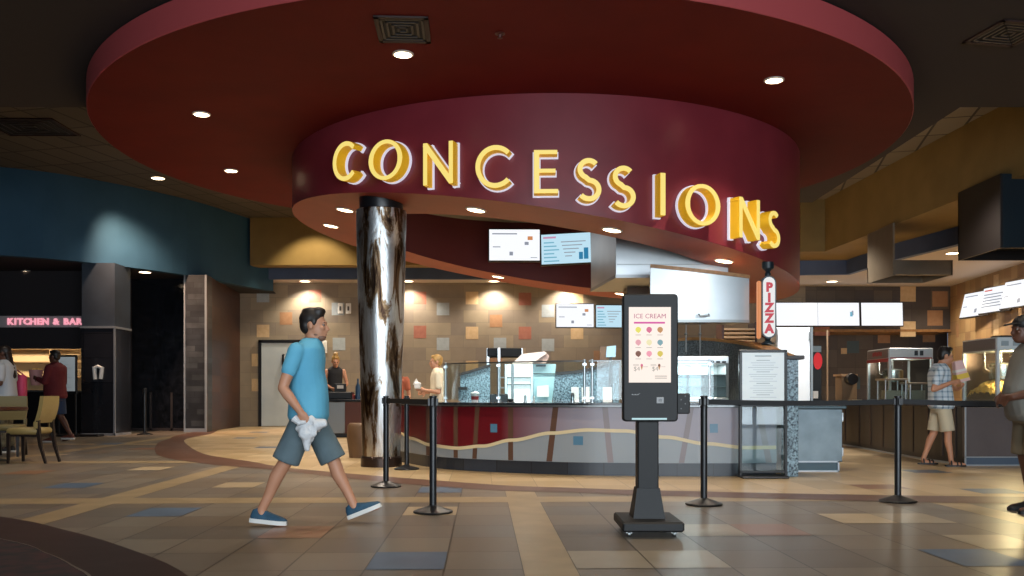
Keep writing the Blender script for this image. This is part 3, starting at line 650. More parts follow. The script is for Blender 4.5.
# ================================================================== BELT STANCHIONS
BELT = mat('belt_black', '#101216', .7)
def stanchion(x, y, label, hgt=1.0, sc=1.0, belt=None, sag=.05):
    t = thing('belt_stanchion', label, 'stanchion', (x, y, 0), 'black belt stanchions')
    o = (x, y, 0)
    mb = MB(); mb.lathe([(.165 * sc, .003), (.17 * sc, .012), (.165 * sc, .02), (.10 * sc, .042), (.05 * sc, .058), (.033 * sc, .068), (.001, .068)], o, 40); mb.build('base', BLACK, t, True)
    mb = MB(); mb.lathe([(.001, .05), (.031 * sc, .05), (.031 * sc, hgt - .10), (.001, hgt - .10)], o, 24); mb.build('post', mat('post_black', '#15181c', .3), t, True)
    mb = MB(); mb.lathe([(.001, hgt - .11), (.034 * sc, hgt - .11), (.034 * sc, hgt - .095), (.029 * sc, hgt - .09), (.029 * sc, hgt - .015), (.034 * sc, hgt - .012), (.034 * sc, hgt), (.001, hgt + .004)], o, 24)
    for a in range(4): d = Vector((math.cos(a * PI / 2), math.sin(a * PI / 2), 0)); c = Vector(o) + d * .033 * sc; mb.cbox(c.x - .012, c.x + .012, c.y - .012, c.y + .012, hgt - .085, hgt - .02, .003)
    mb.build('belt_head', BLACK, t, True, 30)
    if belt:
        mb = MB(); a = Vector((x, y)); b = Vector(belt[:2]); d = (b - a).normalized(); nn = Vector((-d.y, d.x)) * .0015; hb = belt[2] if len(belt) > 2 else hgt; rs = []
        for i in range(15):
            k = i / 14; p = a + d * .03 + (b - a - d * .06) * k; z = hgt + (hb - hgt) * k - .052 - sag * 4 * k * (1 - k)
            rs.append([Vector((*(p - nn), z - .024)), Vector((*(p - nn), z + .024)), Vector((*(p + nn), z + .024)), Vector((*(p + nn), z - .024))])
        mb.rings(rs); mb.build('belt', BELT, t)
stanchion(-1.385, 10.08, 'black stanchion directly in front of the round column', belt=(-.675, 7.84), sag=.0)
stanchion(-.675, 7.84, 'black stanchion second from the round column, nearest to the walking man')
stanchion(-1.43, 12.45, 'black stanchion farthest back, tight against the burgundy counter end')
stanchion(1.76, 8.41, 'black stanchion just right of the kiosk', belt=(3.64, 8.65), sag=.015)
stanchion(3.64, 8.65, 'black stanchion standing alone right of the menu stand', belt=(5.6, 8.5), sag=.02)
stanchion(5.6, 8.5, 'black stanchion at the right end of the belt, behind the man in the cap')
stanchion(-9.45, 23.6, 'small far stanchion by the dark glass near the square pillar', hgt=1.2, sc=1.15)

# ================================================================== MENU STAND with framed board
t = thing('menu_stand', 'tall black framed menu stand with white menu beside the granite pillar', 'menu stand', (2.99, 11.2, 0))
X0, X1 = WX(739, 11.2), WX(787, 11.2)
for n_, x in (('left', X0), ('right', X1 - .035)):
    mb = MB(); mb.cbox(x, x + .035, 11.18, 11.24, .02, 1.56, .006); mb.build('upright', BLACK, t)
mb = MB(); mb.cbox(X0, X1, 11.18, 11.24, 1.53, 1.565, .006); mb.cbox(X0, X1, 11.18, 11.24, .87, .93, .006); mb.cbox(X0, X1, 11.18, 11.24, .06, .09, .006); mb.build('cross_rail', BLACK, t)
mb = MB(); mb.cbox(X0 + .0, X1 - .02, 11.02, 11.34, .003, .035, .01); mb.build('foot_plate', BLACK, t)
mb = MB(); mb.box(X0 + .035, X1 - .035, 11.195, 11.21, .93, 1.53); bd = mb.build('menu_board', mat('board_white', '#dfe8ea', .4, emit='#dfeaee', es=.22), t)
mb = MB()
for i in range(17):
    z = 1.43 - i * .028
    w = random.uniform(.5, .95) if i % 5 else .35; mid = (X0 + X1) / 2; hw = (X1 - X0 - .12) / 2 * w
    mb.box(mid - hw, mid + hw, 11.190, 11.196, z, z + (.005 if i % 5 else .009))
mb.m(0); mb.box((X0 + X1) / 2 - .1, (X0 + X1) / 2 + .1, 11.19, 11.196, 1.48, 1.495); mb.build('menu_lines', mat('menu_line_grey', '#bcc8cc', .5), bd)
mb = MB(); mb.box(X0 + .035, X1 - .035, 11.205, 11.211, .09, .87); mb.build('lower_glass', GLASS, t)

# ================================================================== PIZZA STATION
t = thing('pizza_station_wall', 'curved blue granite wall with sloping wood cap at the pizza station', 'partition', (3.4, 12, 0))
pw = [(3.53, 11.47), (3.58, 12.2), (3.64, 13.2), (3.5, 14.0), (2.97, 14.6), (2.4, 14.9), (1.9, 14.95)]
ph = [1.46, 1.56, 1.70, 1.80, 1.88, 1.84, 1.76]
pws = [tuple(p) for p in smooth_path(pw, 6)]; phs = [p[0] for p in smooth_path([(h, 0) for h in ph], 6)]
mb = MB(); wallstrip(mb, pws, .003, phs, .16); mb.build('granite_panel', mat('granite_dim', '#252b30', .35, noise='#6c767a', nscale=55), t)
mb = MB(); wallstrip(mb, offset_path(pws, -.03), phs, [h + .045 for h in phs], .22); mb.build('wood_cap', WOOD, t)
mb = MB(); mb.cbox(3.365, 3.53, 11.3, 11.46, .003, 1.45, .006); mb.build('granite_post', GRAN, t)
mb = MB(); mb.cbox(3.34, 3.6, 11.27, 11.55, 1.45, 1.5, .008); mb.build('post_cap', mat('cap_dark', '#332b28', .4), t)
# pizza sign
px_, py_ = WX(769, 13.0), 13.0
t = thing('pizza_sign', 'vertical pill shaped PIZZA sign with red letters between soffit and granite wall', 'sign', (px_, py_, 1.75))
def pill(w, z0, z1, y, k=8):
    out = []; r = w / 2
    for i in range(k + 1): th = PI * i / k; out.append(Vector((px_ + r * math.cos(th), y, z1 - r + r * math.sin(th))))
    for i in range(k + 1): th = PI + PI * i / k; out.append(Vector((px_ + r * math.cos(th), y, z0 + r + r * math.sin(th))))
    return out
zt, zb = WZ(277, 13), WZ(337, 13)
mb = MB(); mb.rings([pill(.205, zb - .02, zt + .02, py_), pill(.205, zb - .02, zt + .02, py_ + .12)]); mb.build('sign_case', mat('sign_case_navy', '#1c3240', .35), t, True, 40)
mb = MB(); mb.rings([pill(.17, zb, zt, py_ - .008), pill(.17, zb, zt, py_)]); fc = mb.build('sign_face', mat('pizza_face_white', '#404040', .4, emit='#eeeeec', es=.85), t)
RED = mat('sign_red', '#501018', .4, emit='#c22c3c', es=.8)
for ch, yy in zip('PIZZA', (288, 298.5, 308.5, 319, 329.5)):
    mb = MB(); text_mb(mb, ch, .172, frame_M((px_, py_ - .013, WZ(yy, 13) + .005), (1, 0, 0), (0, 0, 1)), .008, bold=.010); mb.build('sign_character', RED, fc)
mb = MB(); mb.cbox(px_ - .155, px_ - .105, py_ + .01, py_ + .10, zb - .02, zt - .05, .015); plabel(mb.build('side_neon', emis('neon_orange', '#d98c5c', .5), t), 'orange lit edge strip')
zs = dplane(px_)
mb = MB(); mb.lathe([(.001, zt + .01), (.035, zt + .01), (.045, zt + .05), (.03, zt + .08), (.05, zt + .1), (.085, zt + .13), (.085, max(zt + .14, zs - .0)), (.001, max(zt + .14, zs))], (px_, py_ + .06, 0), 20); mb.build('top_bracket', mat('bracket_navy', '#16262e', .35), t, True, 30)
mb = MB(); mb.lathe([(.001, 1.735), (.1, 1.735), (.1, 1.75), (.06, 1.77), (.035, 1.79), (.045, 1.81), (.035, zb), (.001, zb)], (px_, py_ + .06, 0), 20); mb.build('bottom_bracket', mat('bracket_navy'), t, True, 30)
# stainless service cabinet at the end
t = thing('service_cabinet', 'low stainless cabinet right of the granite post', 'cabinet', (4.1, 12.3, 0))
mb = MB(); mb.cbox(3.72, 4.36, 12.1, 12.8, .13, .83, .008); mb.build('body', mat('cabinet_steel', '#7f8b90', .4, .7, noise='#6e7a80', nscale=4), t)
mb = MB(); mb.cbox(3.7, 4.4, 12.05, 12.85, .83, .87, .008); mb.build('top', mat('cabinet_top', '#3c5560', .3), t)
mb = MB(); mb.box(3.72, 4.3, 12.1, 12.75, .003, .14); mb.m(1).box(3.72, 4.31, 12.07, 12.1, .125, .145); mb.box(3.72, 4.31, 12.07, 12.1, .003, .02); mb.box(4.29, 4.31, 12.07, 12.1, .003, .145); mb.build('kick_plate', [mat('kick_blue', '#46606c', .4), trimw], t)
for z in (.66, .2):
    mb = MB(); mb.cbox(4.36, 4.39, 12.14, 12.2, z, z + .12, .005); mb.build('hinge', STEEL, t)
# pizza warmer on the counter right of the kiosk
t = thing('pizza_warmer', 'stainless glass-front pizza warmer on the counter right of the kiosk', 'food warmer', (2.6, 12.4, .912))
X0, X1 = WX(670, 12.3), WX(729, 12.3)
mb = MB(); mb.cbox(X0, X1, 12.3, 12.9, WZ(364, 12.3), WZ(356, 12.3), .01); hd_ = mb.build('top_housing', STEEL, t)
mb = MB()
for px in (712, 718, 724): mb.cbox(WX(px - 2, 12.3), WX(px + 2, 12.3), 12.285, 12.30, WZ(363, 12.3), WZ(361, 12.3), .004)
mb.build('control_switch', BLACK, hd_)
mb = MB(); mb.cbox(X0, X1, 12.3, 12.9, .915, .98, .01); mb.build('base_housing', STEEL, t)
for x in (X0, X1 - .04): mb = MB(); mb.cbox(x, x + .04, 12.3, 12.9, .98, WZ(364, 12.3), .005); mb.build('side_post', STEELD, t)
mb = MB(); mb.box(X0 + .04, X1 - .04, 12.31, 12.32, .98, WZ(364, 12.3)); mb.build('front_glass', GLASS, t)
mb = MB(); mb.box(X0 + .04, X1 - .04, 12.86, 12.9, .98, WZ(364, 12.3)); mb.build('back_panel', mat('warmer_back', '#b8c2c4', .35, .5), t)
for z in (1.12, 1.28):
    mb = MB(); mb.box(X0 + .04, X1 - .04, 12.36, 12.86, z, z + .01); mb.build('wire_shelf', STEELD, t)
mb = MB(); mb.box(X0 + .06, X1 - .3, 12.45, 12.8, 1.13, 1.24); plabel(mb.build('pizza_box', WHITE, t), 'white box on the shelf')
l = bpy.data.lights.new('warmer_lamp', 'AREA'); l.energy = 14; l.size = .5; o = bpy.data.objects.new('warmer_lamp', l); COL.objects.link(o); o.location = ((X0 + X1) / 2, 12.6, WZ(364, 12.3) - .02)

# ================================================================== HOODS over the pizza oven
t = thing('exhaust_hood', 'wide stainless exhaust hood with a handle above the kiosk right side', 'hood', (2.7, 13.2, 2.1))
X0, X1 = WX(652, 13.1), WX(752, 13.1)
bow = lambda k: -.05 * (1 - (2 * k - 1) ** 2)
pth = [(X0 + (X1 - X0) * i / 16, 13.25 + bow(i / 16)) for i in range(17)]
tops = [WZ(263.5 + 11 * i / 16, 13.1) - .04 for i in range(17)]
mb = MB(); wallstrip(mb, pth, 2.08, tops, .68); sh = mb.build('hood_shell', mat('hood_steel', '#b0b4b6', .36, 1., noise='#a2a7a9', nscale=1.2), t, True, 40)
mb = MB(); wallstrip(mb, offset_path(pth, -.03), [z - .0 for z in tops], [z + .05 for z in tops], .3); mb.build('top_trim', WOOD, t)
mb = MB(); wallstrip(mb, offset_path(pth, -.012), 2.06, 2.10, .05); mb.build('lower_lip', STEELD, t)
hx, hy_ = WX(704, 13.1), 13.08
mb = MB(); mb.tube([(hx - .07, hy_ + .04, 2.17), (hx - .07, hy_ - .03, 2.14), (hx + .07, hy_ - .03, 2.14), (hx + .07, hy_ + .04, 2.17)], .012); mb.build('handle', STEELD, t, True)
# gauge rods that hang below the hood
for i, (px, y0, y1) in enumerate(((686, 322, 352), (700, 322, 360))):
    x = WX(px, 13.4); mb = MB(); mb.cone((x, 13.4, WZ(y0, 13.4) + .02), (x, 13.4, WZ(y1, 13.4)), .008); mb.ball((x, 13.4, WZ(y0 + 12, 13.4)), .025, n=10)
    tag(mb.build('hanging_rod', STEELD, None, True), ['thin hanging rod with a brass knob left of the other rod', 'thin hanging rod directly under the hood handle'][i], 'rod', 'rods under the hood')
t = thing('oven_hood', 'angular stainless hood beside the upper menu screens', 'hood', (2.2, 14.5, 2.8))
b0 = [(1.588, 14.0), (1.365, 15.85), (3.3, 15.9), (3.3, 14.0)]; zz = WZ(276, 14)
mb = MB(); mb.rings([[Vector((x, y, zz)) for x, y in b0], [Vector((x, y, dplane(x) + .9)) for x, y in b0]]); mb.build('hood_shell', mat('hood_steel'), t)
mb = MB(); mb.rings([[Vector((x, y, zz - .03)) for x, y in ((1.58, 13.985), (1.355, 15.86), (3.31, 15.91), (3.31, 13.985))], [Vector((x, y, zz + .02)) for x, y in ((1.58, 13.985), (1.355, 15.86), (3.31, 15.91), (3.31, 13.985))]]); mb.build('lower_lip', STEELD, t)
mb = MB(); mb.cbox(WX(627, 15.2), WX(653, 15.2), 15.2, 15.7, WZ(297, 15.2), zz, .01); plabel(mb.build('duct_box', mat('duct_brown', '#5c4636', .5), t), 'brown box under the hood')
mb = MB(); mb.box(1.6, 3.3, 13.985, 13.99, WZ(265, 14), WZ(264, 14)); mb.build('panel_seam', STEELD, t)

# ================================================================== SCREENS
CASE = mat('screen_case_black', '#0d1018', .4)
def tv(name, c, w, h, yaw, pitch, base, content, label, group, roll=0.):
    t = thing(name, label, 'screen', c, group)
    R = Matrix.Translation(c) @ Matrix.Rotation(yaw, 4, 'Z') @ Matrix.Rotation(pitch, 4, 'X') @ Matrix.Rotation(roll, 4, 'Y')
    mb = MB(); mb.cbox(-w / 2 - .025, w / 2 + .025, 0, .07, -h / 2 - .03, h / 2 + .025, .01, R); mb.build('casing', CASE, t)
    mb = MB(); mb.cbox(-.12, .12, .07, .2, -.12, .12, .01, R); mb.build('wall_bracket', CASE, t)
    mb = MB(); mb.box(-w / 2, w / 2, -.006, 0, -h / 2, h / 2, R); s_ = mb.build('screen', base, t)
    if content:
        mb = MB(); ms = []
        for m_, x0, x1, z0, z1 in content:
            if m_ not in ms: ms.append(m_)
            mb.m(ms.index(m_)).box((x0 - .5) * w, (x1 - .5) * w, -.010, -.006, (z0 - .5) * h, (z1 - .5) * h, R)
        mb.build('menu_graphics', ms, s_)
    return t
WS = mat('screen_white', '#0c0c0c', .3, spec=.2, emit='#f7f9fd', es=1.05); CSN = mat('screen_pale_blue', '#0c0c0c', .3, spec=.2, emit='#bfe2f2', es=1.0)
G1 = emis('graphic_grey', '#8f95a2', .9); G2 = emis('graphic_orange', '#cf8a5a', .8); G3 = emis('graphic_blue', '#2d7da6', .6); G4 = emis('graphic_teal', '#6fb0c8', .7); G5 = emis('graphic_pink', '#c890b0', .8); G6 = emis('graphic_red', '#d05548', .8); G7 = emis('graphic_navy', '#33579a', .6)
ca_ = [(G1, .06, .55, .84, .88), (G1, .07, .22, .42, .45), (G2, .76, .86, .66, .78), (G1, .70, .78, .50, .60), (G1, .40, .47, .16, .28), (G1, .82, .95, .08, .1)]
cb_ = [(G5, .04, .3, .86, .92)] + [(G4, .05, .26 + .05 * (i % 3), .70 - i * .125, .74 - i * .125) for i in range(6)] + [(G1, .4 + .02 * i, .9 - .07 * i, .71 - i * .12, .74 - i * .12) for i in range(5)] + [(G3, .76, .84, .12, .36), (G3, .86, .95, .12, .5)]
g = 'menu screens on the inner drum wall'
c = W(514.5, 245, 18.55); tv('menu_screen', c, 1.02, .63, math.radians(1), math.radians(-3), WS, ca_, 'white menu screen left of the pale blue one on the maroon drum wall', g)
c = W(566, 248.5, 18.35); tv('menu_screen', c, .99, .60, math.radians(-9), math.radians(-3), CSN, cb_, 'pale blue menu screen beside the angular hood', g, math.radians(-1.5))
g = 'menu screens low on the tiled back wall'
c = W(575, 315.5, 29.3); tv('menu_screen', c, 1.2, .74, math.radians(4), math.radians(-2), WS, ca_, 'white menu screen on the tiled wall left of the kiosk top', g)
c = W(609.8, 316.3, 29.3); tv('menu_screen', c, .88, .70, math.radians(4), math.radians(-2), CSN, cb_[:-2], 'pale blue menu screen on the tiled wall right beside the kiosk top', g)
g = 'white screens on the slate wall at the rear right'
for px, lb, ct in ((797, 'left one of three white screens, partly behind the PIZZA sign', None), (838.5, 'middle one of three white screens on the slate wall', [(G4, .78, .84, .4, .6), (G1, .82, .86, .45, .65)]), (882, 'right one of three white screens on the slate wall', None)):
    c = W(px, 314.2, 29.6); tv('menu_screen', c, 1.33, .74, 0, math.radians(-4), WS, ct, lb, g)
g = 'tilted menu screens on the right wall'
cr_ = [(G1, .06, .5, .84, .88), (G6, .76, .88, .62, .84), (G6, .72, .8, .5, .58), (G1, .5, .58, .14, .3), (G1, .06, .2, .42, .45)]
cq_ = [(G6, .05, .3, .86, .91)] + [(G1, .06, .7 - .06 * (i % 2), .70 - i * .12, .74 - i * .12) for i in range(5)] + [(G7, .78, .85, .12, .34), (G7, .87, .96, .12, .48)]
for i, (yy, lb, ct) in enumerate(((27.3, 'first tilted menu screen with red pictures on the right wall', cr_), (25.85, 'second tilted menu screen with dark cups on the right wall', cq_), (24.4, 'third tilted menu screen on the right wall, cut by the frame', cr_))):
    X_ = 13.55 + (yy - 24.9) * .11
    tv('menu_screen', Vector((X_, yy, 3.74)), 1.38, .74, math.radians(-90) + math.radians(6), math.radians(-14), WS, ct, lb, g)
# tall stainless cabinet behind the pizza sign, its bright glare painted as white
t = thing('tall_cabinet', 'tall steel cabinet in glaring white behind the PIZZA sign', 'cabinet', (4.6, 15.3, 0))
X0, X1 = WX(777, 15), WX(812, 15); zt = WZ(327, 15)
mb = MB(); mb.cbox(X0, X1, 15.04, 15.7, .003, zt, .012); mb.build('body', mat('cabinet_steel_glare', '#f0f2f3', .35), t)
mb = MB(); mb.cbox(X0 + .01, X1 - .03, 15.0, 15.04, .1, zt - .02, .008); mb.build('door_panel', mat('cabinet_door_glare', '#f4f6f7', .25), t)
mb = MB(); mb.cbox(X1 - .06, X1 - .035, 14.95, 15.0, zt - .22, zt - .08, .005); mb.build('latch', STEELD, t)
mb = MB(); mb.cbox(X1 - .028, X1 + .012, 14.98, 15.02, .003, zt, .004); mb.build('edge_trim', STEELD, t)
# ================================================================== HOODS on the right
for (xa, xb, ya, yb_, z0, z1, zl, mt, lb) in ((8.8, 10.18, 21.18, 22.7, 3.79, 5.0, 4.14, mat('hood_bronze', '#8f8678', .32, .75, noise='#9a9082', nscale=2), 'brownish steel hood at the rear under the ochre bulkhead'), (9.0, 11.0, 16.9, 18.5, 3.73, 5.1, 5.1, mat('hood_dark', '#1d1a1b', .45, .2), 'dark hood at the upper right edge of the picture')):
    t = thing('popcorn_hood', lb, 'hood', (xa, ya, z0), 'hoods above the right counter')
    mb = MB(); mb.box(xa, xa + .04, ya, yb_, z0, z1); mb.build('side_panel', mt, t)
    mb = MB(); mb.cbox(xa + .04, xb, ya, ya + .05, z0 + .0, zl, .01); mb.build('front_panel', mt if zl < 5 else mat('hood_blue_panel', '#22303a', .3, .4), t)
    mb = MB(); mb.box(xa, xb, yb_ - .05, yb_, z0, z1 if zl > 5 else zl); mb.box(xb - .04, xb, ya, yb_, z0, zl); mb.build('back_panel', mt, t)
    mb = MB(); mb.box(xa + .04, xb - .04, ya + .05, yb_ - .05, z0 + .2, z0 + .24); mb.build('filter_plate', BLACK, t)
    mb = MB(); mb.cbox((xa * .7 + xb * .3), (xa * .45 + xb * .55), ya + .1, ya + .5, z0 + .1, z0 + .19, .01); mb.build('hood_light', mat('hood_lamp_white', '#9aa8a8', .4), t)
# ================================================================== RIGHT SERVICE COUNTER and popcorn machines
t = thing('popcorn_counter', 'long dark service counter with popcorn machines at the right', 'counter', (7.2, 18, 0))
fpth = [(6.49, 13.16), (6.44, 14.2), (6.55, 16.2), (6.7, 18.45), (6.75, 22), (6.75, 25)]
fs_ = [tuple(p) for p in smooth_path(fpth, 6)]
mb = MB(); wallstrip(mb, fs_, .10, .84, -1.5)
mb.build('front_body', mat('counter_dark_panel', '#17110f', .35, noise='#201714', nscale=3), t)
mb = MB()
for p, q in zip(fs_[::2], fs_[1::2]): mb.box(p[0] - .012, p[0] + .05, p[1] - .03, p[1] + .03, .1, .84)
mb.build('panel_rib', mat('counter_rib_brown', '#3a2a22', .4), t)
mb = MB(); wallstrip(mb, offset_path(fs_, .05), .84, .885, -1.6); mb.build('countertop', mat('counter_black_top', '#1b1c20', .2), t)
mb = MB(); wallstrip(mb, offset_path(fs_, -.02), .003, .10, -1.3); mb.m(1); wallstrip(mb, offset_path(fs_, .012), .003, .028, -.03); mb.build('kick_base', [mat('kick_dark', '#1d1a1a', .4), trimw], t)
mb = MB(); mb.cbox(6.47, 9.0, 13.12, 13.18, .13, .84, .006); plabel(mb.build('end_panel', mat('end_panel_taupe', '#5e5453', .4, noise='#554b4a', nscale=2), t), 'taupe end panel')
mb = MB(); mb.box(6.49, 9.0, 13.11, 13.17, .003, .13); mb.m(1).box(6.47, 9, 13.10, 13.12, .118, .134); mb.box(6.47, 9, 13.10, 13.12, .003, .02); mb.box(6.47, 6.49, 13.10, 13.12, .003, .84); mb.build('end_kick', [mat('kick_slate_blue', '#49586a', .4), trimw], t)
MW = mat('machine_white', '#d4dadb', .35, .2); MR = mat('machine_red', '#a83436', .4); MH = mat('machine_header_grey', '#7a706e', .4)
KET = mat('kettle_steel', '#b9b6b0', .25, 1.); CORN = mat('popcorn_yellow', '#dca23a', .7, bump=1., bscale=25, noise='#f0d488', nscale=26)
def popcorn_machine(x0, x1, y0, y1, z0, z1, label, corn, logo):
    t = thing('popcorn_machine', label, 'popcorn machine', ((x0 + x1) / 2, (y0 + y1) / 2, z0), 'popcorn machines on the right counter')
    zh = z1 - .2
    mb = MB(); mb.cbox(x0 - .02, x1 + .02, y0 - .02, y1 + .02, zh, z1, .012); hd = mb.build('header', MW, t)
    mb = MB(); mb.cbox(x0 - .03, x0 - .018, y0 + .02, y1 - .02, zh + .02, z1 - .02, .003); side = plabel(mb.build('side_sign', MH, hd), 'grey side sign')
    if logo:
        mb = MB()
        for i, (dy, dz) in enumerate(((-.18, 0), (-.09, .01), (0, 0), (.09, .01), (.18, 0))): mb.cbox(x0 - .036, x0 - .03, (y0 + y1) / 2 + dy - .035, (y0 + y1) / 2 + dy + .035, (zh + z1) / 2 + dz - .035, (zh + z1) / 2 + dz + .04, .002)
        plabel(mb.build('side_logo', MR, hd), 'dark red lettering blocks')
        mb = MB(); mb.box(x0 + .35 * (x1 - x0) + .18, x0 + .35 * (x1 - x0) + .24, y0 - .03, y0 - .02, zh + .06, zh + .15); mb.box(x0 + .35 * (x1 - x0) + .28, x0 + .35 * (x1 - x0) + .34, y0 - .03, y0 - .02, zh + .06, zh + .15); mb.build('header_mark', mat('mark_dark', '#33383c', .5), hd)
        mb = MB(); mb.box(x0 + .0, x1, y0 - .026, y0 - .02, zh, zh + .025); mb.box(x0 - .036, x0 - .02, y0, y1, zh - .05, zh + .01); mb.build('red_band', MR, hd)
    else:
        mb = MB()
        for i in range(5): mb.cbox(x0 + .04 + .17 * i, x0 + .15 + .17 * i, y0 - .03, y0 - .02, zh + .07, zh + .14, .004)
        mb.build('vent_slot', mat('vent_slot_grey', '#97a3a8', .4), hd)
    for (cx_, cy_) in ((x0, y0), (x1, y0), (x0, y1), (x1, y1)):
        mb = MB(); mb.cbox(cx_ - .025, cx_ + .025, cy_ - .025, cy_ + .025, z0, zh, .005); mb.build('corner_post', MW, t)
    mb = MB(); mb.cbox(x0, x1, y0, y1, z0, z0 + .05, .008); mb.build('base_tray', STEELD, t)
    for nm, bx in (('front', (x0 + .025, x1 - .025, y0 - .006, y0)), ('side', (x0 - .006, x0, y0 + .025, y1 - .025))):
        mb = MB(); mb.box(*bx, z0 + .05, zh); mb.build('glass_pane', GLASS, t)
    mb = MB(); mb.box(x0 + .025, x1 - .025, y1 - .02, y1, z0 + .05, zh); mb.build('back_panel', mat('machine_back', '#6e5a50', .3, .5), t)
    kx_, ky_ = x0 + .34 * (x1 - x0), (y0 + y1) / 2; kz_ = z0 + .62 * (zh - z0)
    mb = MB(); mb.lathe([(.001, -.13), (.17, -.12), (.185, -.02), (.185, .10), (.15, .13), (.001, .14)], (kx_, ky_, kz_), 28); mb.build('kettle', KET, t, True, 40)
    mb = MB(); mb.tube([(kx_, ky_, kz_ + .12), (kx_, ky_, zh)], .02); mb.tube([(kx_ - .18, ky_, kz_), (kx_ - .26, ky_, kz_ + .05), (kx_ - .26, ky_, zh)], .015); mb.build('kettle_arm', KET, t, True)
    mb = MB(); mb.tube([(kx_ + .18, ky_ - .02, kz_ - .04), (kx_ + .27, ky_ - .05, kz_ - .12), (kx_ + .30, ky_ - .06, kz_ - .3)], .012); mb.build('kettle_handle', WOOD, t, True)
    if corn:
        mb = MB(); random.seed(5); gx = 26; vs = []; fs = []
        for i in range(gx + 1):
            for j in range(gx + 1):
                a, b = i / gx, j / gx
                h_ = .34 * math.exp(-((a - .45) ** 2 + (b - .55) ** 2) * 3.0) * (1 if 0 < i < gx else .6) + random.uniform(-.026, .026)
                vs.append((x0 + .03 + (x1 - x0 - .06) * a, y0 + .03 + (y1 - y0 - .06) * b, z0 + .06 + max(0, h_)))
        for i in range(gx):
            for j in range(gx): a = i * (gx + 1) + j; fs.append((a, a + gx + 1, a + gx + 2, a + 1))
        mb.add(vs, fs); tag(mb.build('popcorn_heap', CORN, t), 'heap of yellow popcorn', kind='stuff')
    l = bpy.data.lights.new('machine_lamp', 'POINT'); l.energy = 60 if corn else 12; l.color = (1, .72, .38) if corn else (1, .9, .8); l.shadow_soft_size = .08
    o = bpy.data.objects.new('machine_lamp', l); COL.objects.link(o); o.location = (kx_, y0 + .15, zh - .06)
popcorn_machine(7.0, 7.78, 17.0, 18.0, .89, 1.89, 'popcorn machine with red lettering on its side sign, behind the man in plaid', False, True)
popcorn_machine(7.15, 8.1, 13.5, 14.5, .89, 1.87, 'bright popcorn machine half full of yellow popcorn, at the counter end', True, False)
mb = MB(); mb.cbox(7.25, 7.5, 13.6, 13.9, 1.88, 1.9, .005); mb.lathe([(.001, 0), (.05, 0), (.05, .05), (.001, .06)], (7.7, 13.8, 1.88), 14)
tag(mb.build('machine_top_clutter', BLACK), 'black bits lying on top of the bright popcorn machine', 'clutter')
# acrylic bins in front of the first machine
for i, (x0, x1, z1, lb) in enumerate(((6.62, 6.98, 1.30, 'clear acrylic bin with steel edges, left one before the popcorn machine'), (7.06, 7.42, 1.23, 'clear acrylic bin with steel edges, right one beside the man in plaid'))):
    t = thing('acrylic_bin', lb, 'bin', (x0, 16.3, .89), 'acrylic bins on the counter')
    for (a, b) in ((x0, 16.25), (x1, 16.25), (x0, 16.6), (x1, 16.6)):
        mb = MB(); mb.cone((a, b, .887), (a, b, z1), .014, n=10); mb.build('post', STEEL, t, True)
    mb = MB(); mb.box(x0, x1, 16.245, 16.252, .9, z1 - .02); mb.box(x0 - .004, x0 + .004, 16.25, 16.6, .9, z1 - .02); mb.build('glass_pane', GLASS, t)
    mb = MB(); mb.cbox(x0 - .03, x1 + .03, 16.22, 16.64, z1 - .02, z1 + .012, .005); mb.build('top_shelf', mat('bin_top_tan', '#9c8a72', .4), t)
    mb = MB(); mb.box(x0 + .05, x1 - .05, 16.35, 16.55, .89, 1.1); mb.build('paper_stack', mat('paper_tan', '#b0a48e', .6), t)
# small box and cup lids on the far counter
t = thing('cardboard_box', 'tan cardboard box standing on the dark counter before the slate wall', 'box', (6.9, 19.5, .89))
X0, X1 = WX(842, 19), WX(857, 19)
mb = MB(); mb.cbox(X0, X1, 19, 19.4, .887, WZ(376, 19), .006); mb.build('body', mat('cardboard_tan', '#8a6f52', .7), t)
mb = MB(); mb.box(X0 - .03, X1, 18.97, 19.43, WZ(376, 19), WZ(374, 19)); mb.build('flap', mat('cardboard_light', '#b89470', .7), t)
mb = MB(); mb.lathe([(.001, -.1), (.11, -.1), (.12, 0), (.11, .1), (.001, .1)], n=20, M=Matrix.Translation((WX(853, 18.8), 18.9, WZ(379, 18.8))) @ Matrix.Rotation(PI / 2, 4, 'X')); plabel(mb.build('dark_roll', BLACK, t, True), 'black round roll end')
mb = MB()
for i in range(5): mb.cbox(WX(850 + i * 4, 18.2) - .06, WX(850 + i * 4, 18.2) + .09, 18.1 + .05 * i, 18.35, .887, .91 + .01 * (i % 3), .004)
tag(mb.build('napkin_pile', mat('napkin_cream', '#c9b896', .7)), 'low pile of cream papers on the dark counter right of the cardboard box', 'napkins')
# drinks cooler in the recess
t = thing('drinks_cooler', 'narrow black drinks cooler with a red disc sign, behind the white cabinet', 'cooler', (6.2, 18.6, 0))
X0, X1 = WX(812, 18.6), WX(822, 18.6)
mb = MB(); mb.cbox(X0, X1, 18.6, 19.2, .003, WZ(347, 18.6), .01); mb.build('body', mat('cooler_black', '#101012', .35), t)
mb = MB(); mb.box(X0 + .01, X1 - .02, 18.585, 18.6, WZ(352, 18.6), WZ(346, 18.6)); plabel(mb.build('light_panel', mat('cooler_panel', '#7e8e96', .4), t), 'pale lit top')
mb = MB(); mb.lathe([(.001, -.005), (.09, -.005), (.09, .005), (.001, .006)], n=24, M=Matrix.Translation(((X0 + X1) / 2 + .01, 18.58, WZ(361, 18.6))) @ Matrix.Scale(1.9, 4, (0, 0, 1)) @ Matrix.Rotation(PI / 2, 4, 'X')); mb.build('red_disc', mat('disc_red', '#d0222a', .4, emit='#d0222a', es=.35), t, True)
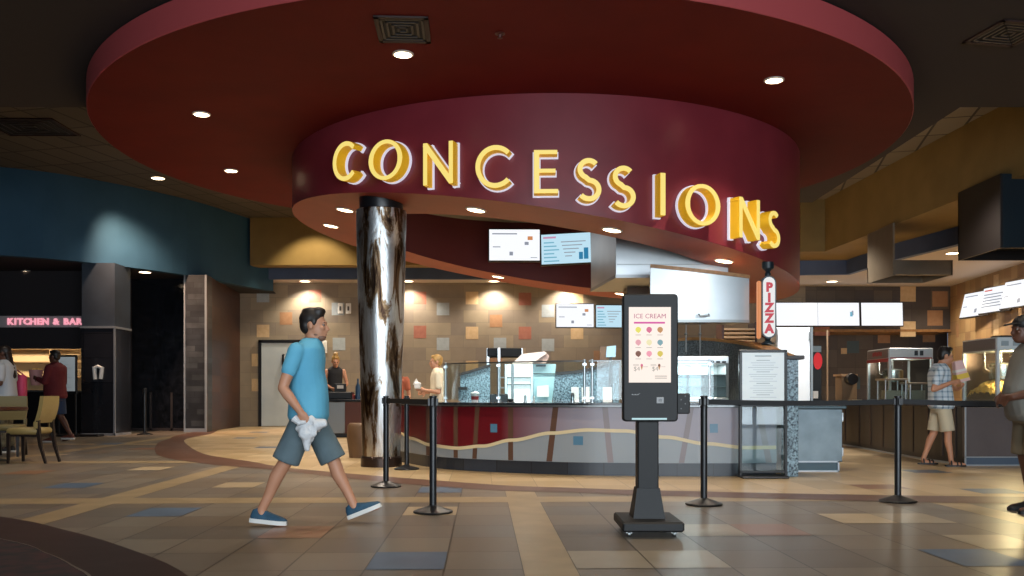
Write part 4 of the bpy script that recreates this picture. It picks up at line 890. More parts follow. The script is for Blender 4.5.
mb = MB(); mb.cbox(X0 + .02, X0 + .12, 18.58, 18.6, .95, 1.1, .004); mb.build('price_label', WHITE, t)
# door post in the recess
mb = MB(); mb.cbox(WX(830, 29), WX(831.6, 29), 29.3, 29.36, .003, 3.1, .008); tag(mb.build('recess_post', mat('post_pale', '#a89684', .5)), 'thin pale post at the left of the slate recess', 'post')

# ================================================================== EQUIPMENT BEHIND THE MAIN COUNTER
t = thing('back_counter', 'dark work counter behind the glass guard', 'counter', (.5, 14.2, 0))
mb = MB(); mb.cbox(-.78, 1.65, 13.7, 14.7, .003, .85, .01); mb.build('body', mat('work_counter_dark', '#2b2a2c', .45), t)
mb = MB(); mb.cbox(-.81, 1.68, 13.66, 14.74, .85, .89, .01); mb.build('top', STEELD, t)
def slab(px_poly, t_, dep, name, mt, label, cat, group=None, parent=None):
    mb = MB(); mb.prism([W(x, y, t_) for x, y in px_poly], (0, dep, 0)); o = mb.build(name, mt, parent)
    if parent is None: tag(o, label, cat, group)
    return o
ZB = 403.2   # image row of the work top near depth 14
t = thing('granite_divider', 'speckled granite divider sloping up to the right, left end of the glass guard', 'divider', W(475, ZB, 13.8))
slab([(460, ZB), (490, ZB), (490, 367), (460, 376)], 13.8, .25, 'granite_panel', GRAN, None, None, None, t)
slab([(459, 376), (490.5, 366.5), (490.5, 364), (459, 373.5)], 13.75, .35, 'cap', mat('cap_dark'), None, None, None, t)
t = thing('granite_pedestal', 'low granite block with a dark cap in front of the sloping divider', 'divider', W(463, ZB, 13.3))
slab([(458.5, 401), (466, 401), (466, 390), (458.5, 390)], 12.75, .2, 'granite_panel', GRAN, None, None, None, t); slab([(458, 390), (467, 390), (467, 387), (458, 387)], 12.72, .26, 'cap', mat('cap_dark'), None, None, None, t)
# striped popcorn tub on the counter
p = Vector((WX(475, 12.75), 12.75, .912)); t = thing('popcorn_tub', 'white paper tub with a red band on the counter, left of the guard post', 'tub', p)
mb = MB(); mb.lathe([(.001, 0), (.045, 0), (.058, .12), (.001, .12)], p, 24); mb.build('tub_body', WHITE, t, True, 40)
mb = MB(); mb.lathe([(.048, .035), (.0515, .035), (.0565, .085), (.05, .085)], p, 24); mb.build('red_band', MR, t, True)
mb = MB(); mb.lathe([(.001, .12), (.062, .12), (.062, .128), (.035, .145), (.001, .15)], p, 24); mb.build('lid', WHITE, t, True, 40)
# heat lamp frame with a black top
t = thing('heat_lamp_frame', 'frame with a black box top on bright posts behind the glass', 'heat lamp', W(505, ZB, 14))
a, b = W(487, 357, 14.27), W(522, 348, 14.27); mb = MB(); mb.cbox(a.x, b.x, 14.27, 14.6, a.z, b.z, .012); mb.build('lamp_box', mat('matte_black', '#0a0a0c', .8, spec=.2), t)
for px, y0 in ((488, 14.3), (499, 14.25), (521.5, 14.3)):
    c = W(px, 396, y0); mb = MB(); mb.cbox(c.x - .022, c.x + .022, y0 - .02, y0 + .02, .89, b.z, .005); mb.build('post', STEEL, t)
mb = MB(); mb.box(a.x + .2, b.x - .02, 14.28, 14.58, 1.28, 1.30); mb.box(a.x + .2, b.x - .02, 14.28, 14.58, 1.12, 1.14); mb.build('shelf', STEELD, t)
WP = mat('cabinet_glow_white', '#dfeaec', .3, emit='#eef6f6', es=.7)
t = thing('heated_cabinet', 'white lit heated cabinet with shelf lines in the middle of the glass guard', 'food warmer', W(520, ZB, 13.6))
a, b = W(506, 397, 13.75), W(533, 364, 13.75)
mb = MB(); mb.cbox(a.x, b.x, 13.85, 14.2, .89, b.z, .01); mb.build('body', WP, t)
for px in (506, 512.5, 532): mb = MB(); c = WX(px, 13.8); mb.cbox(c - .02, c + .02, 13.8, 13.85, .89, b.z, .004); mb.build('post', STEELD if px == 512.5 else STEEL, t)
for py in (377.5, 384.5): mb = MB(); z = WZ(py, 13.8); mb.box(a.x, b.x, 13.815, 13.85, z - .008, z + .008); mb.build('shelf_edge', mat('shelf_edge_dark', '#5b6a6c', .4), t)
slab([(512, 363.5), (532, 363.5), (547, 353), (544, 351.5), (522, 354)], 13.85, .38, 'sloped_hood', mat('warm_white_hood', '#cdbcae', .4), None, None, None, t)
slab([(532, 363.5), (546, 363.5), (549.5, 356), (545, 351.8)], 13.9, .3, 'hood_side', mat('hood_side_taupe', '#a98e80', .4), None, None, None, t)
t = thing('glass_merchandiser', 'pale blue glass-sided merchandiser right of the heated cabinet', 'food warmer', W(545, ZB, 13.7))
slab([(534, ZB), (552, ZB), (556, 364), (533, 364)], 14.0, .3, 'body', mat('merch_blue', '#a9cdd2', .2, noise='#9ac2c8', nscale=3), None, None, None, t)
slab([(533, 374), (555, 374), (555, 373), (533, 373)], 13.97, .03, 'mid_rail', mat('shelf_edge_dark'), None, None, None, t)
slab([(536, 366.5), (546, 366.5), (546, 365), (536, 365)], 13.97, .03, 'top_vent', BLACK, None, None, None, t)
slab([(537, 397), (549, 397), (548.5, 385), (537, 386)], 13.9, .08, 'display_card', WHITE, None, None, None, t)
# granite bar curving up to the right
t = thing('granite_bar', 'long speckled granite bar with a dark curved cap behind the glass', 'divider', W(585, ZB, 14.8))
slab([(553, ZB), (619, ZB), (619, 363), (600, 369), (580, 373), (560, 375), (553, 374)], 14.85, .2, 'granite_panel', GRAN, None, None, None, t)
slab([(552, 374), (560, 375), (580, 373), (600, 369), (620, 362.5), (620, 360), (600, 366), (580, 370), (560, 372), (552, 371)], 14.8, .35, 'cap', mat('cap_dark'), None, None, None, t)
for i, (x0, x1, lb) in enumerate(((571.5, 579, 'white menu card on the counter left of the middle guard post'), (582, 590, 'white menu card just right of the middle guard post'), (603, 612, 'white menu card close to the kiosk'))):
    c0, c1 = W(x0, 401.5, 13.0), W(x1, 387, 13.0)
    mb = MB(); mb.prism([(c0.x, 13, .89 + .022), (c1.x, 13, .912), (c1.x, 13.05, c1.z), (c0.x, 13.05, c1.z)], (0, .015, 0)); tag(mb.build('menu_card', WHITE), lb, 'card', 'menu cards behind the glass')
t = thing('register', 'dark register screen behind the glass next to the kiosk', 'register', W(609, ZB, 14.3))
slab([(606, 357), (615.5, 357), (616, 345.5), (607, 346.5)], 14.3, .04, 'screen', mat('register_screen', '#8fb6c8', .3, emit='#9cc4d6', es=.4), None, None, None, t)
slab([(600, 362), (607, 362), (607, 346), (600, 346.5)], 14.35, .06, 'side_post', mat('post_brown', '#6b5038', .5), None, None, None, t)
slab([(608, ZB), (613, ZB), (612, 357), (609.5, 357)], 14.33, .05, 'stand', BLACK, None, None, None, t)
# little things on the counter behind the glass
for px, h_, r_, mt, lb in ((483, .09, .02, STEEL, 'short steel dispenser right of the red-banded tub'), (495, .055, .05, BLACK, 'low black bowl on the counter left of the heated cabinet'), (511, .10, .022, STEEL, 'steel shaker under the heated cabinet'), (520, .09, .02, WHITE, 'white shaker right of the steel shaker'), (561, .13, .03, STEEL, 'steel pepper mill on the counter below the granite bar')):
    p = Vector((cpt(WX(px, 12.1), -.42, .912))); mb = MB(); mb.lathe([(.001, 0), (r_, 0), (r_ * 1.05, h_ * .1), (r_ * .7, h_ * .35), (r_ * .75, h_ * .7), (r_ * .9, h_ * .8), (r_ * .6, h_ * .97), (.001, h_)], p, 20)
    tag(mb.build('counter_shaker' if r_ < .04 else 'bowl', mt, None, True, 40), lb, 'shaker' if r_ < .04 else 'bowl')
mb = MB(); mb.cbox(WX(490, 13.5), WX(508, 13.5), 13.5, 13.66, .89, 1.03, .01); tag(mb.build('equipment_box', BLACK), 'low black box under the heat lamp frame', 'box')
# register and counter left of the column
t = thing('cashier_counter', 'brown and grey cashier counter seen between the walking man and the column', 'counter', (-4.2, 22, 0))
X0, X1 = WX(300, 22), WX(345, 22); X2 = WX(372, 22)
mb = MB(); mb.cbox(X0, X1, 22, 22.8, .1, .86, .01); mb.build('grey_panel', STEELD, t)
mb = MB(); mb.cbox(X1, X2, 22, 22.8, .1, .86, .01); mb.build('brown_panel', mat('cashier_brown', '#5a2c1a', .4), t)
mb = MB(); mb.cbox(X0 - .05, X2, 21.93, 22.85, .86, .92, .01); mb.build('top', mat('counter_black_top'), t)
mb = MB(); mb.cbox(X0, X2, 22.08, 22.7, .003, .1, .01); mb.build('kick_base', BLACK, t)
t = thing('cash_register', 'black cash register in front of the woman in the black top', 'register', W(341, 398, 22))
c = WX(337.5, 22); mb = MB(); mb.cbox(c - .3, c + .33, 22.1, 22.5, .92, 1.1, .02); mb.build('body', BLACK, t)
mb = MB(); mb.cbox(c - .1, c + .18, 22.12, 22.2, 1.1, 1.3, .01); mb.m(1).box(c - .03, c + .12, 22.105, 22.12, 1.18, 1.26); mb.build('display', [BLACK, mat('register_label', '#c8c8c8', .5)], t)
mb = MB(); mb.tube([(c - .25, 22.2, 1.1), (c - .4, 22.15, 1.2), (c - .55, 22.15, 1.05)], .02); mb.build('cable', BLACK, t, True)
for px, h_, mt, lb in ((351.5, .16, mat('sauce_red', '#8a2c22', .4), 'small red bottle right of the cash register'), (356.5, .5, mat('bottle_navy', '#26405c', .3), 'tall dark blue bottle next to the column')):
    p = Vector((WX(px, 22), 22.2, .92)); mb = MB(); mb.lathe([(.001, 0), (.06, 0), (.06, h_ * .6), (.02, h_ * .8), (.02, h_), (.001, h_)], p, 18); mb.build('x', mt, None, True, 40)
    o = bpy.data.objects['x']; o.name = 'bottle'; tag(o, lb, 'bottle')
p = W(354, 391, 21.9); mb = MB(); mb.ball((p.x + .1, 22.55, .99), .12, .1, .07); tag(mb.build('bread_roll', mat('bread_tan', '#b08a5c', .6), None, True), 'tan round item on the counter near the column', 'food')
# curved booth end behind the column
mb = MB(); p = FL(357, 455); mb.lathe([(.001, .003), (.22, .003), (.26, .3), (.25, .52), (.22, .56), (.001, .56)], (-2.42, 14.9, 0), 40)
tag(mb.build('rounded_plinth', mat('plinth_brown', '#5e4630', .45, noise='#6a5038', nscale=4), None, True, 40), 'rounded brown plinth behind the left side of the column', 'plinth')
# rack with trays near the pizza station
t = thing('tray_rack', 'wooden rack of pale trays behind the pizza sign', 'rack', (4.3, 17.2, 0))
X0, X1 = WX(722, 17), WX(757, 17)
for x in (X0, X1 - .04): mb = MB(); mb.cbox(x, x + .04, 17, 17.5, .003, WZ(322, 17), .006); mb.build('upright', WOODD, t)
for py in (329, 333, 337, 341, 346):
    z = WZ(py, 17); mb = MB(); mb.cbox(X0 + .04, X1 - .04, 16.98, 17.48, z - .025, z + .015, .006); mb.build('tray', mat('tray_maple', '#d8b48a', .4), t)
# ================================================================== VENTS and small ceiling pieces
def vent(p, w, d, label, yaw=0):
    t = thing('ceiling_vent', label, 'vent', p); R = Matrix.Translation(p) @ Matrix.Rotation(yaw, 4, 'Z')
    mb = MB()
    for a in ((-w, w, -d, -d + .05), (-w, w, d - .05, d), (-w, -w + .05, -d, d), (w - .05, w, -d, d)): mb.box(*a, -.02, -.001, R)
    mb.build('frame', mat('vent_frame_brown', '#2c1712', .6), t)
    mb = MB(); mb.box(-w + .05, w - .05, -d + .05, d - .05, -.004, -.002, R); mb.build('backing', mat('vent_back_dark', '#0c0a0a', .7), t)
    for k in range(1, 5):
        s_ = 1 - k * .2; mb = MB()
        for a in ((-w * s_, w * s_, -d * s_, -d * s_ + .025), (-w * s_, w * s_, d * s_ - .025, d * s_), (-w * s_, -w * s_ + .025, -d * s_, d * s_), (w * s_ - .025, w * s_, -d * s_, d * s_)): mb.box(*a, -.016, -.006, R)
        mb.build('louvre', mat('vent_louvre', '#33302f', .45), t)
vent(on_z(403, 29, 4.868), .28, .34, 'square air vent in the red ceiling disc', .05)
vent(on_z(1008, 33, 5.218), .34, .34, 'square air vent in the dark ceiling at the upper right', .2)
vent(on_z(30, 127, 6.448), .75, .6, 'long dark air vent in the tiled ceiling at the upper left')
p = on_z(500, 33, 4.868); mb = MB(); mb.lathe([(.001, 0), (.05, 0), (.055, -.012), (.02, -.02), (.015, -.05), (.03, -.055), (.001, -.06)], p, 20); tag(mb.build('sprinkler_head', mat('sprinkler_red', '#4a1b14', .5), None, True, 40), 'small sprinkler head in the red disc right of the vent', 'sprinkler')

# ================================================================== KITCHEN & BAR on the left
t = thing('kitchen_sign', 'long grey sign reading KITCHEN & BAR in pink lit letters', 'sign', W(40, 322, 24.5))
a, b = W(-30, 327.5, 24.5), W(82.5, 316, 24.5); mb = MB(); mb.cbox(a.x, b.x, 24.45, 24.55, a.z, b.z, .01); bo = mb.build('sign_board', mat('sign_board_grey', '#b4aaac', .5), t)
PINK = mat('sign_pink', '#f4a6b4', .4, emit='#f2a0b0', es=.9)
text = 'KITCHEN & BAR'
wd = [1.12, .55, 1.0, 1.05, 1.08, .92, 1.1, .6, 1.1, .6, 1.0, 1.1, 1.0]
x = WX(6, 24.4); tot = WX(81.5, 24.4) - x; k = tot / sum(wd)
for ch, w_ in zip(text, wd):
    if ch != ' ':
        mb = MB(); text_mb(mb, ch, .235, frame_M((x + w_ * k / 2, 24.43, WZ(321.7, 24.4)), (1, 0, 0), (0, 0, 1)) @ Matrix.Scale(1.05, 4, (1, 0, 0)), .03, bold=.008); mb.build('sign_character', PINK, bo)
    x += w_ * k
t = thing('bar_counter', 'dark kitchen counter with a lit shelf behind it under the pink sign', 'counter', (-12.5, 25.2, 0))
mb = MB(); mb.cbox(-19, -11.0, 25.0, 25.8, .003, 1.1, .01); mb.build('body', mat('bar_black', '#121114', .35), t)
mb = MB(); mb.cbox(-19, -11.0, 24.95, 25.85, 1.1, 1.16, .01); mb.build('top', STEELD, t)
t = thing('bar_shelf', 'lit cream back wall cabinet with shelves in the kitchen opening', 'shelf', (-13, 27.9, 0))
LIT = mat('shelf_lit_cream', '#c8b088', .6); 
mb = MB(); mb.box(-19, -11.3, 28.0, 28.18, 1.0, 2.45); mb.build('back_panel', LIT, t)
for z in (1.55, 2.0, 2.4): mb = MB(); mb.cbox(-19, -11.3, 27.6, 28.0, z, z + .04, .01); mb.build('shelf_board', mat('shelf_oak', '#8d7350', .5), t)
for x in (-15.5, -13.9, -12.6): mb = MB(); mb.cbox(x - .03, x + .03, 27.6, 28, 1.0, 2.4, .01); mb.build('divider', mat('shelf_oak'), t)
for i, (x, z, w_, lb) in enumerate(((-13.3, 2.04, .5, 'stack of pale plates on the upper kitchen shelf'), (-13.2, 1.59, .45, 'stack of pale plates on the lower kitchen shelf'))):
    mb = MB()
    for j in range(6): mb.lathe([(.001, 0), (w_ * .3, 0), (w_ * .5, .03), (w_ * .5, .035), (.001, .03)], (x, 27.8, z + j * .036), 20)
    tag(mb.build('plate_stack', mat('plate_cream', '#c8b89a', .4), None, True, 40), lb, 'plates')
l = bpy.data.lights.new('shelf_lamp', 'AREA'); l.energy = 170; l.size = 5; l.size_y = .3; l.shape = 'RECTANGLE'; l.color = (1, .8, .55); o = bpy.data.objects.new('shelf_lamp', l); COL.objects.link(o); o.location = (-13.5, 26.3, 2.9); o.rotation_euler = (math.radians(50), 0, 0)
# standing menu board by the pillar
t = thing('menu_board_stand', 'black framed menu board with white sheet left of the square pillar', 'menu stand', (WX(67, 22.6), 22.6, 0))
X0, X1 = WX(57, 22.6), WX(77, 22.6)
mb = MB(); mb.cbox(X0, X1, 22.58, 22.64, 1.0 + .05, WZ(355, 22.6), .01); mb.build('frame', BLACK, t)
mb = MB(); mb.box(X0 + .04, X1 - .04, 22.57, 22.58, 1.12, WZ(357, 22.6)); sh = mb.build('menu_sheet', mat('sheet_white', '#a8b2b6', .5, emit='#aeb8bc', es=.3), t)
mb = MB()
for i in range(9): mb.box(X0 + .1, X1 - .1 - .08 * (i % 3), 22.566, 22.57, 1.2 + i * .08, 1.212 + i * .08)
mb.build('menu_lines', mat('menu_line_grey'), sh)
mb = MB(); mb.cbox(X0 + .02, X0 + .06, 22.58, 22.64, .03, 1.06, .01); mb.cbox(X1 - .06, X1 - .02, 22.58, 22.64, .03, 1.06, .01); mb.build('upright', BLACK, t)
mb = MB(); mb.cbox(X0 - .05, X1 + .6, 22.45, 22.8, .003, .05, .02); mb.build('foot_plate', BLACK, t)
# white mark on the pillar
mb = MB(); c = W(98, 373, 23.1)
for dx, h_ in ((-.1, .32), (.1, .3)): mb.tube([(c.x + dx, 23.11, c.z + h_ * .5), (c.x + dx * .7, 23.10, c.z - h_ * .5)], .05)
mb.tube([(c.x - .1, 23.1, c.z + .12), (c.x, 23.09, c.z + .17), (c.x + .1, 23.1, c.z + .12)], .04)
tag(mb.build('hooked_white_fitting', mat('fitting_white', '#d8dcdc', .4), None, True), 'white looped fitting on the dark pillar tiles', 'fitting')
# ---- dining chairs and table
VIN = mat('vinyl_tan', '#9a8654', .45, noise='#8f7b4b', nscale=5); LEG = mat('chair_leg_espresso', '#1c120e', .35)
def chair(name, label, x, y, yaw, vin):
    t = thing(name, label, 'chair', (x, y, 0), 'tan dining chairs'); R = Matrix.Translation((x, y, 0)) @ Matrix.Rotation(yaw, 4, 'Z')   # faces local +x
    mb = MB(); mb.cbox(-.24, .25, -.23, .23, .43, .53, .03, R); mb.build('seat', vin, t, True, 50)
    mb = MB(); n_ = 6
    rs = []
    for k in range(n_ + 1):
        z = .60 + .40 * k / n_; x0 = -.235 - .09 * (k / n_) - .02 * math.sin(PI * k / n_); hw = .215 + .01 * math.sin(PI * k / n_)
        rs.append([R @ Vector(p) for p in ((x0, -hw, z), (x0 + .06, -hw, z), (x0 + .06, hw, z), (x0, hw, z))])
    mb.rings(rs); mb.build('backrest', vin, t)
    for s in (-1, 1):
        mb = MB(); rs = []
        for z, xx, w_ in ((.003, -.34, .017), (.25, -.265, .022), (.45, -.235, .026), (.60, -.225, .024), (.7, -.235, .02)): rs.append([R @ Vector((xx + a * w_, s * .195 + b * w_, z)) for a, b in ((-1, -1), (1, -1), (1, 1), (-1, 1))])
        mb.rings(rs); mb.build('leg', LEG, t)
        mb = MB(); rs = []
        for z, w_ in ((.003, .016), (.45, .026)): rs.append([R @ Vector((.215 + (.01 if z < .1 else 0) + a * w_, s * .195 + b * w_, z)) for a, b in ((-1, -1), (1, -1), (1, 1), (-1, 1))])
        mb.rings(rs); mb.build('leg', LEG, t)
    mb = MB(); mb.box(-.22, .22, -.2, .2, .40, .435, R); mb.build('seat_rail', LEG, t)
    for s in (-1, 1):
        mb = MB(); mb.box(-.235, -.175, s * .21 - .02, s * .21 + .02, .52, .62, R); mb.build('back_support', vin, t)
chair('dining_chair', 'tan vinyl dining chair with dark legs, nearest of the two, by the table', -7.22, 13.75, math.radians(178), VIN)
chair('dining_chair', 'tan vinyl dining chair behind the table edge at the far left', -8.35, 15.2, math.radians(-75), mat('vinyl_olive', '#7d7048', .45))
t = thing('dining_table', 'dark round dining table cut by the left edge of the frame', 'table', (-7.95, 13.9, 0))
mb = MB(); mb.lathe([(.001, .775), (.50, .775), (.52, .79), (.52, .82), (.50, .83), (.001, .83)], (-7.97, 14.0, 0), 40); mb.build('tabletop', WOODD, t, True, 40)
mb = MB(); mb.lathe([(.001, .05), (.045, .05), (.045, .775), (.001, .775)], (-7.97, 14.0, 0), 20); mb.build('pedestal', BLACK, t, True, 40)
mb = MB(); mb.lathe([(.001, .003), (.26, .003), (.26, .02), (.05, .06), (.001, .06)], (-7.97, 14.0, 0), 30); mb.build('foot', BLACK, t, True, 40)
# ================================================================== PEOPLE
def remeshed(mb, name, mt, parent, voxel=.010, smooth=3):
    """one continuous skin grown from overlapping closed pieces"""
    me = bpy.data.meshes.new('t'); me.from_pydata([tuple(v) for v in mb.v], [], mb.f)
    import bmesh
    bm = bmesh.new(); bm.from_mesh(me); bmesh.ops.recalc_face_normals(bm, faces=bm.faces); bm.to_mesh(me); bm.free()
    o = bpy.data.objects.new('t', me); COL.objects.link(o)
    m = o.modifiers.new('r', 'REMESH'); m.mode = 'VOXEL'; m.voxel_size = voxel; m.use_smooth_shade = True
    if smooth: m = o.modifiers.new('s', 'SMOOTH'); m.iterations = smooth; m.factor = .5
    dg = bpy.context.evaluated_depsgraph_get(); nm = bpy.data.meshes.new_from_object(o.evaluated_get(dg))
    bpy.data.objects.remove(o); bpy.data.meshes.remove(me)
    nm.name = name; nm.materials.clear(); nm.materials.append(mt)
    nm.polygons.foreach_set('material_index', [0] * len(nm.polygons))
    org = Vector(WORG[parent.name]); nm.transform(Matrix.Translation(-org))
    ob = bpy.data.objects.new(name, nm); COL.objects.link(ob); ob.parent = parent; WORG[ob.name] = tuple(org)
    return ob
def seg(mb, pts, rad, n=14):
    pts = [Vector(p) for p in pts]
    for i in range(len(pts) - 1): mb.cone(pts[i], pts[i + 1], rad[i], rad[i + 1], n)
    for p, r in zip(pts, rad): mb.ball(p, r * .995, n=n)
def lerp(a, b, k): return Vector(a) + (Vector(b) - Vector(a)) * k
def ell(c, a, b, n=20, sq=2.3, fwd=0.):
    out = []
    for i in range(n):
        th = 2 * PI * i / n; cx_, sy_ = math.cos(th), math.sin(th)
        ex = 2 / sq
        x = math.copysign(abs(cx_) ** ex, cx_) * a; y = math.copysign(abs(sy_) ** ex, sy_) * b
        if cx_ > 0: x += fwd * max(0, cx_)
        out.append(Vector(c) + Vector((x, y, 0)))
    return out
def torso(mb, pel, che, nec, g=0., bulk=1., belly=0., lo=0., hi=1., wide=1.):
    sec = [(-.08, .105, .155, 0), (.0, .125, .172, .2), (.22, .120, .160, .8), (.42, .118, .155, 1.), (.62, .118, .168, .5), (.8, .122, .182, .1), (.93, .105, .180, 0), (1.03, .075, .115, 0), (1.08, .055, .065, 0)]
    P = Vector(pel); C_ = Vector(che); N_ = Vector(nec); rs = []
    L = (C_ - P).length + (N_ - C_).length; kc = (C_ - P).length / L
    def at(k):
        if k <= kc: return P + (C_ - P) * (k / kc)
        return C_ + (N_ - C_) * ((k - kc) / (1 - kc))
    for k, a, b, bl in sec:
        if k < lo - .12 or k > hi + .1: continue
        fl = (.022 * max(0, 1 - k / .55) if g else 0); rs.append(ell(at(k), a * bulk + g + fl, b * bulk * wide + g + fl, fwd=belly * bl))
    mb.rings(rs)
def hand(mb, wr, d, pn, side, curl=.5, s=1., r=.0095):
    """palm + four unequal bent fingers + thumb; d = finger direction, pn = palm normal, side = +-1 thumb side"""
    d = Vector(d).normalized(); pn = Vector(pn); pn = (pn - d * pn.dot(d)).normalized(); sd = d.cross(pn) * side; wr = Vector(wr)
    M = Matrix(((d.x, sd.x, pn.x), (d.y, sd.y, pn.y), (d.z, sd.z, pn.z))).to_4x4()
    mb.ball(wr + d * .048 * s, .052 * s, .041 * s, .019 * s, n=14, M=M)
    mb.ball(wr + d * .075 * s, .030 * s, .042 * s, .016 * s, n=14, M=M)
    seg(mb, [wr - d * .02 * s, wr + d * .03 * s], [.027 * s, .026 * s])
    for off, ln in ((.031, .070), (.0105, .080), (-.0105, .075), (-.031, .058)):
        p0 = wr + d * .09 * s + sd * off * s; a1 = curl * .55; d1 = d * math.cos(a1) + pn * math.sin(a1); p1 = p0 + d1 * ln * .5 * s
        a2 = curl * 1.3; d2 = d * math.cos(a2) + pn * math.sin(a2); p2 = p1 + d2 * ln * .32 * s; a3 = curl * 1.9; d3 = d * math.cos(a3) + pn * math.sin(a3); p3 = p2 + d3 * ln * .25 * s
        seg(mb, [p0 - d * .02 * s, p1, p2, p3], [r * s, r * s, r * .92 * s, r * .8 * s], 10)
    t0 = wr + d * .028 * s + sd * .030 * s; t1 = t0 + (d * .55 + sd * .75 + pn * .25).normalized() * .042 * s; t2 = t1 + (d * .85 + sd * .3 + pn * .45).normalized() * .034 * s
    seg(mb, [t0, t1, t2], [r * 1.35 * s, r * 1.1 * s, r * .85 * s], 10)
def head_geo(mb, c, f, s=1.):
    M = f
    B = lambda o, *r: mb.ball(Vector(c) + M @ (Vector(o) * s), r[0] * s, r[1] * s, r[2] * s, 18, M)
    B((-.012, 0, .028), .098, .076, .094); B((.028, 0, -.035), .068, .060, .082); B((.045, 0, -.085), .043, .042, .032); B((.02, 0, -.07), .055, .054, .045)
    B((.088, 0, .022), .014, .048, .012)
    mb.rings([[Vector(c) + M @ (Vector(p) * s) for p in q] for q in ([(.085, -.010, .018), (.085, .010, .018), (.098, .006, .014), (.098, -.006, .014)], [(.085, -.019, -.034), (.085, .019, -.034), (.122, .012, -.032), (.122, -.012, -.032)], [(.08, -.016, -.045), (.08, .016, -.045), (.105, .010, -.044), (.105, -.010, -.044)])])
    B((.088, 0, -.062), .014, .026, .008); B((.086, 0, -.076), .013, .022, .008)
    for y in (-1, 1): B((-.012, y * .078, -.005), .020, .009, .033); B((.07, y * .042, -.02), .02, .02, .018)
SKIN = mat('skin_light', '#c08a6c', .5, noise='#b68163', nscale=4); SKINT = mat('skin_tan', '#a87050', .5, noise='#9c6848', nscale=4); SKIND = mat('skin_deep', '#5e3a2a', .5, noise='#553324', nscale=4)
def person(name, label, loc, yaw, J, c, vox=.010, s=1.):
    """J in the person's own frame: +x forward, +y their left, z up; c = clothing and colours"""
    t = thing('person', label, 'person', loc, c.get('group')); R = Matrix.Translation(loc) @ Matrix.Rotation(yaw, 4, 'Z') @ Matrix.Scale(s, 4)
    J = {k: Vector(v) for k, v in J.items()}
    bulk = c.get('bulk', 1.); belly = c.get('belly', 0.); lb = c.get('limb', 1.)
    hr = Matrix.Rotation(c.get('hyaw', 0.), 3, 'Z') @ Matrix.Rotation(c.get('hpitch', 0.), 3, 'Y')
    def fin(mb): mb.v = [R @ v for v in mb.v]; return mb
    b = MB(); torso(b, J['pel'], J['che'], J['nec'], 0, bulk, belly)
    seg(b, [J['nec'] - Vector((0, 0, .03)), lerp(J['nec'], J['hed'], .55)], [.062 * lb, .056 * lb]); head_geo(b, J['hed'], hr, c.get('head', 1.))
    for q in 'LR':
        sh, el, wr, hp, kn, an, to = (J[k + q] for k in ('sh', 'el', 'wr', 'hip', 'kn', 'an', 'toe'))
        seg(b, [lerp(sh, J['che'], .25), sh], [.07 * lb, .060 * lb]); seg(b, [sh, lerp(sh, el, .5), el, lerp(el, wr, .3), wr], [.060 * lb, .051 * lb, .041 * lb, .044 * lb, .029 * lb])
        seg(b, [hp, lerp(hp, kn, .5), kn, lerp(kn, an, .3) + (lerp(kn, an, .3) - J['pel']).normalized() * 0 + Vector((-.012, 0, 0)), lerp(kn, an, .7), an], [.092 * lb, .075 * lb, .057 * lb, .057 * lb, .042 * lb, .037 * lb])
        fd = (to - an); heel = an + Vector((-.05 * (1 if fd.x >= 0 else -1), 0, 0)); heel = an - Vector((fd.x, fd.y, 0)).normalized() * .04 + Vector((0, 0, -.05)); seg(b, [an, lerp(heel, to, .25), lerp(heel, to, .7), to - Vector((0, 0, 0))], [.036, .036, .034, .024])
        hd = c.get('hand' + q, {}); hand(b, wr, hd.get('d', (wr - el)), hd.get('pn', (0, -1 if q == 'L' else 1, 0)), hd.get('side', 1 if q == 'L' else -1) * (1), hd.get('curl', .5), hd.get('s', 1.), max(.0095, vox * .95))
    body = remeshed(fin(b), 'body', c['skin'], t, vox * s, 3)
    # shirt
    m = MB(); g = c.get('sg', .014); torso(m, J['pel'] + Vector((0, 0, c.get('hem', 0.))), J['che'], J['nec'], g, bulk, belly, wide=c.get('wide', 1.))
    if not c.get('tank'):
        for q in 'LR':
            sh, el, wr = J['sh' + q], J['el' + q], J['wr' + q]; k = c.get('sleeve', .55); sr = c.get('sr', 1.)
            seg(m, [lerp(sh, J['che'], .25), sh], [.085 * lb * sr, .075 * lb * sr])
            if k <= 1: seg(m, [sh, lerp(sh, el, k * .5), lerp(sh, el, k)], [.076 * lb * sr, .073 * lb * sr, .070 * lb * sr])
            else: seg(m, [sh, lerp(sh, el, .5), el, lerp(el, wr, k - 1)], [.076 * lb, .066 * lb, .056 * lb, .046 * lb])
    remeshed(fin(m), c.get('shirt_name', 'shirt'), c['shirt'], t, max(vox, .011) * s, 4)
    # shorts / trousers
    m = MB(); pz = J['pel']; m.rings([ell(pz + Vector((0, 0, z)), a * bulk + .012, b_ * bulk + .014, fwd=belly * f_) for z, a, b_, f_ in ((-.12, .10, .15, 0), (-.02, .125, .170, .2), (.05, .112, .155, .4), (.08, .10, .14, .3))])
    for q in 'LR':
        hp, kn, an = J['hip' + q], J['kn' + q], J['an' + q]; k = c.get('leg', .9)
        if k <= 1.: e_ = lerp(hp, kn, k); h0 = lerp(hp, kn, .08); mid = lerp(hp, kn, k * .5); m.ball(h0, .104 * lb, n=16); m.cone(h0, mid, .104 * lb, .106 * lb, 20); m.cone(mid, e_, .106 * lb, c.get('hemr', .106) * lb, 20)
        else: seg(m, [hp, lerp(hp, kn, .55), kn, lerp(kn, an, k - 1)], [.118 * lb, .10 * lb, .082 * lb, .07 * lb])
    remeshed(fin(m), c.get('short_name', 'shorts'), c['shorts'], t, max(vox, .012) * s, 4)
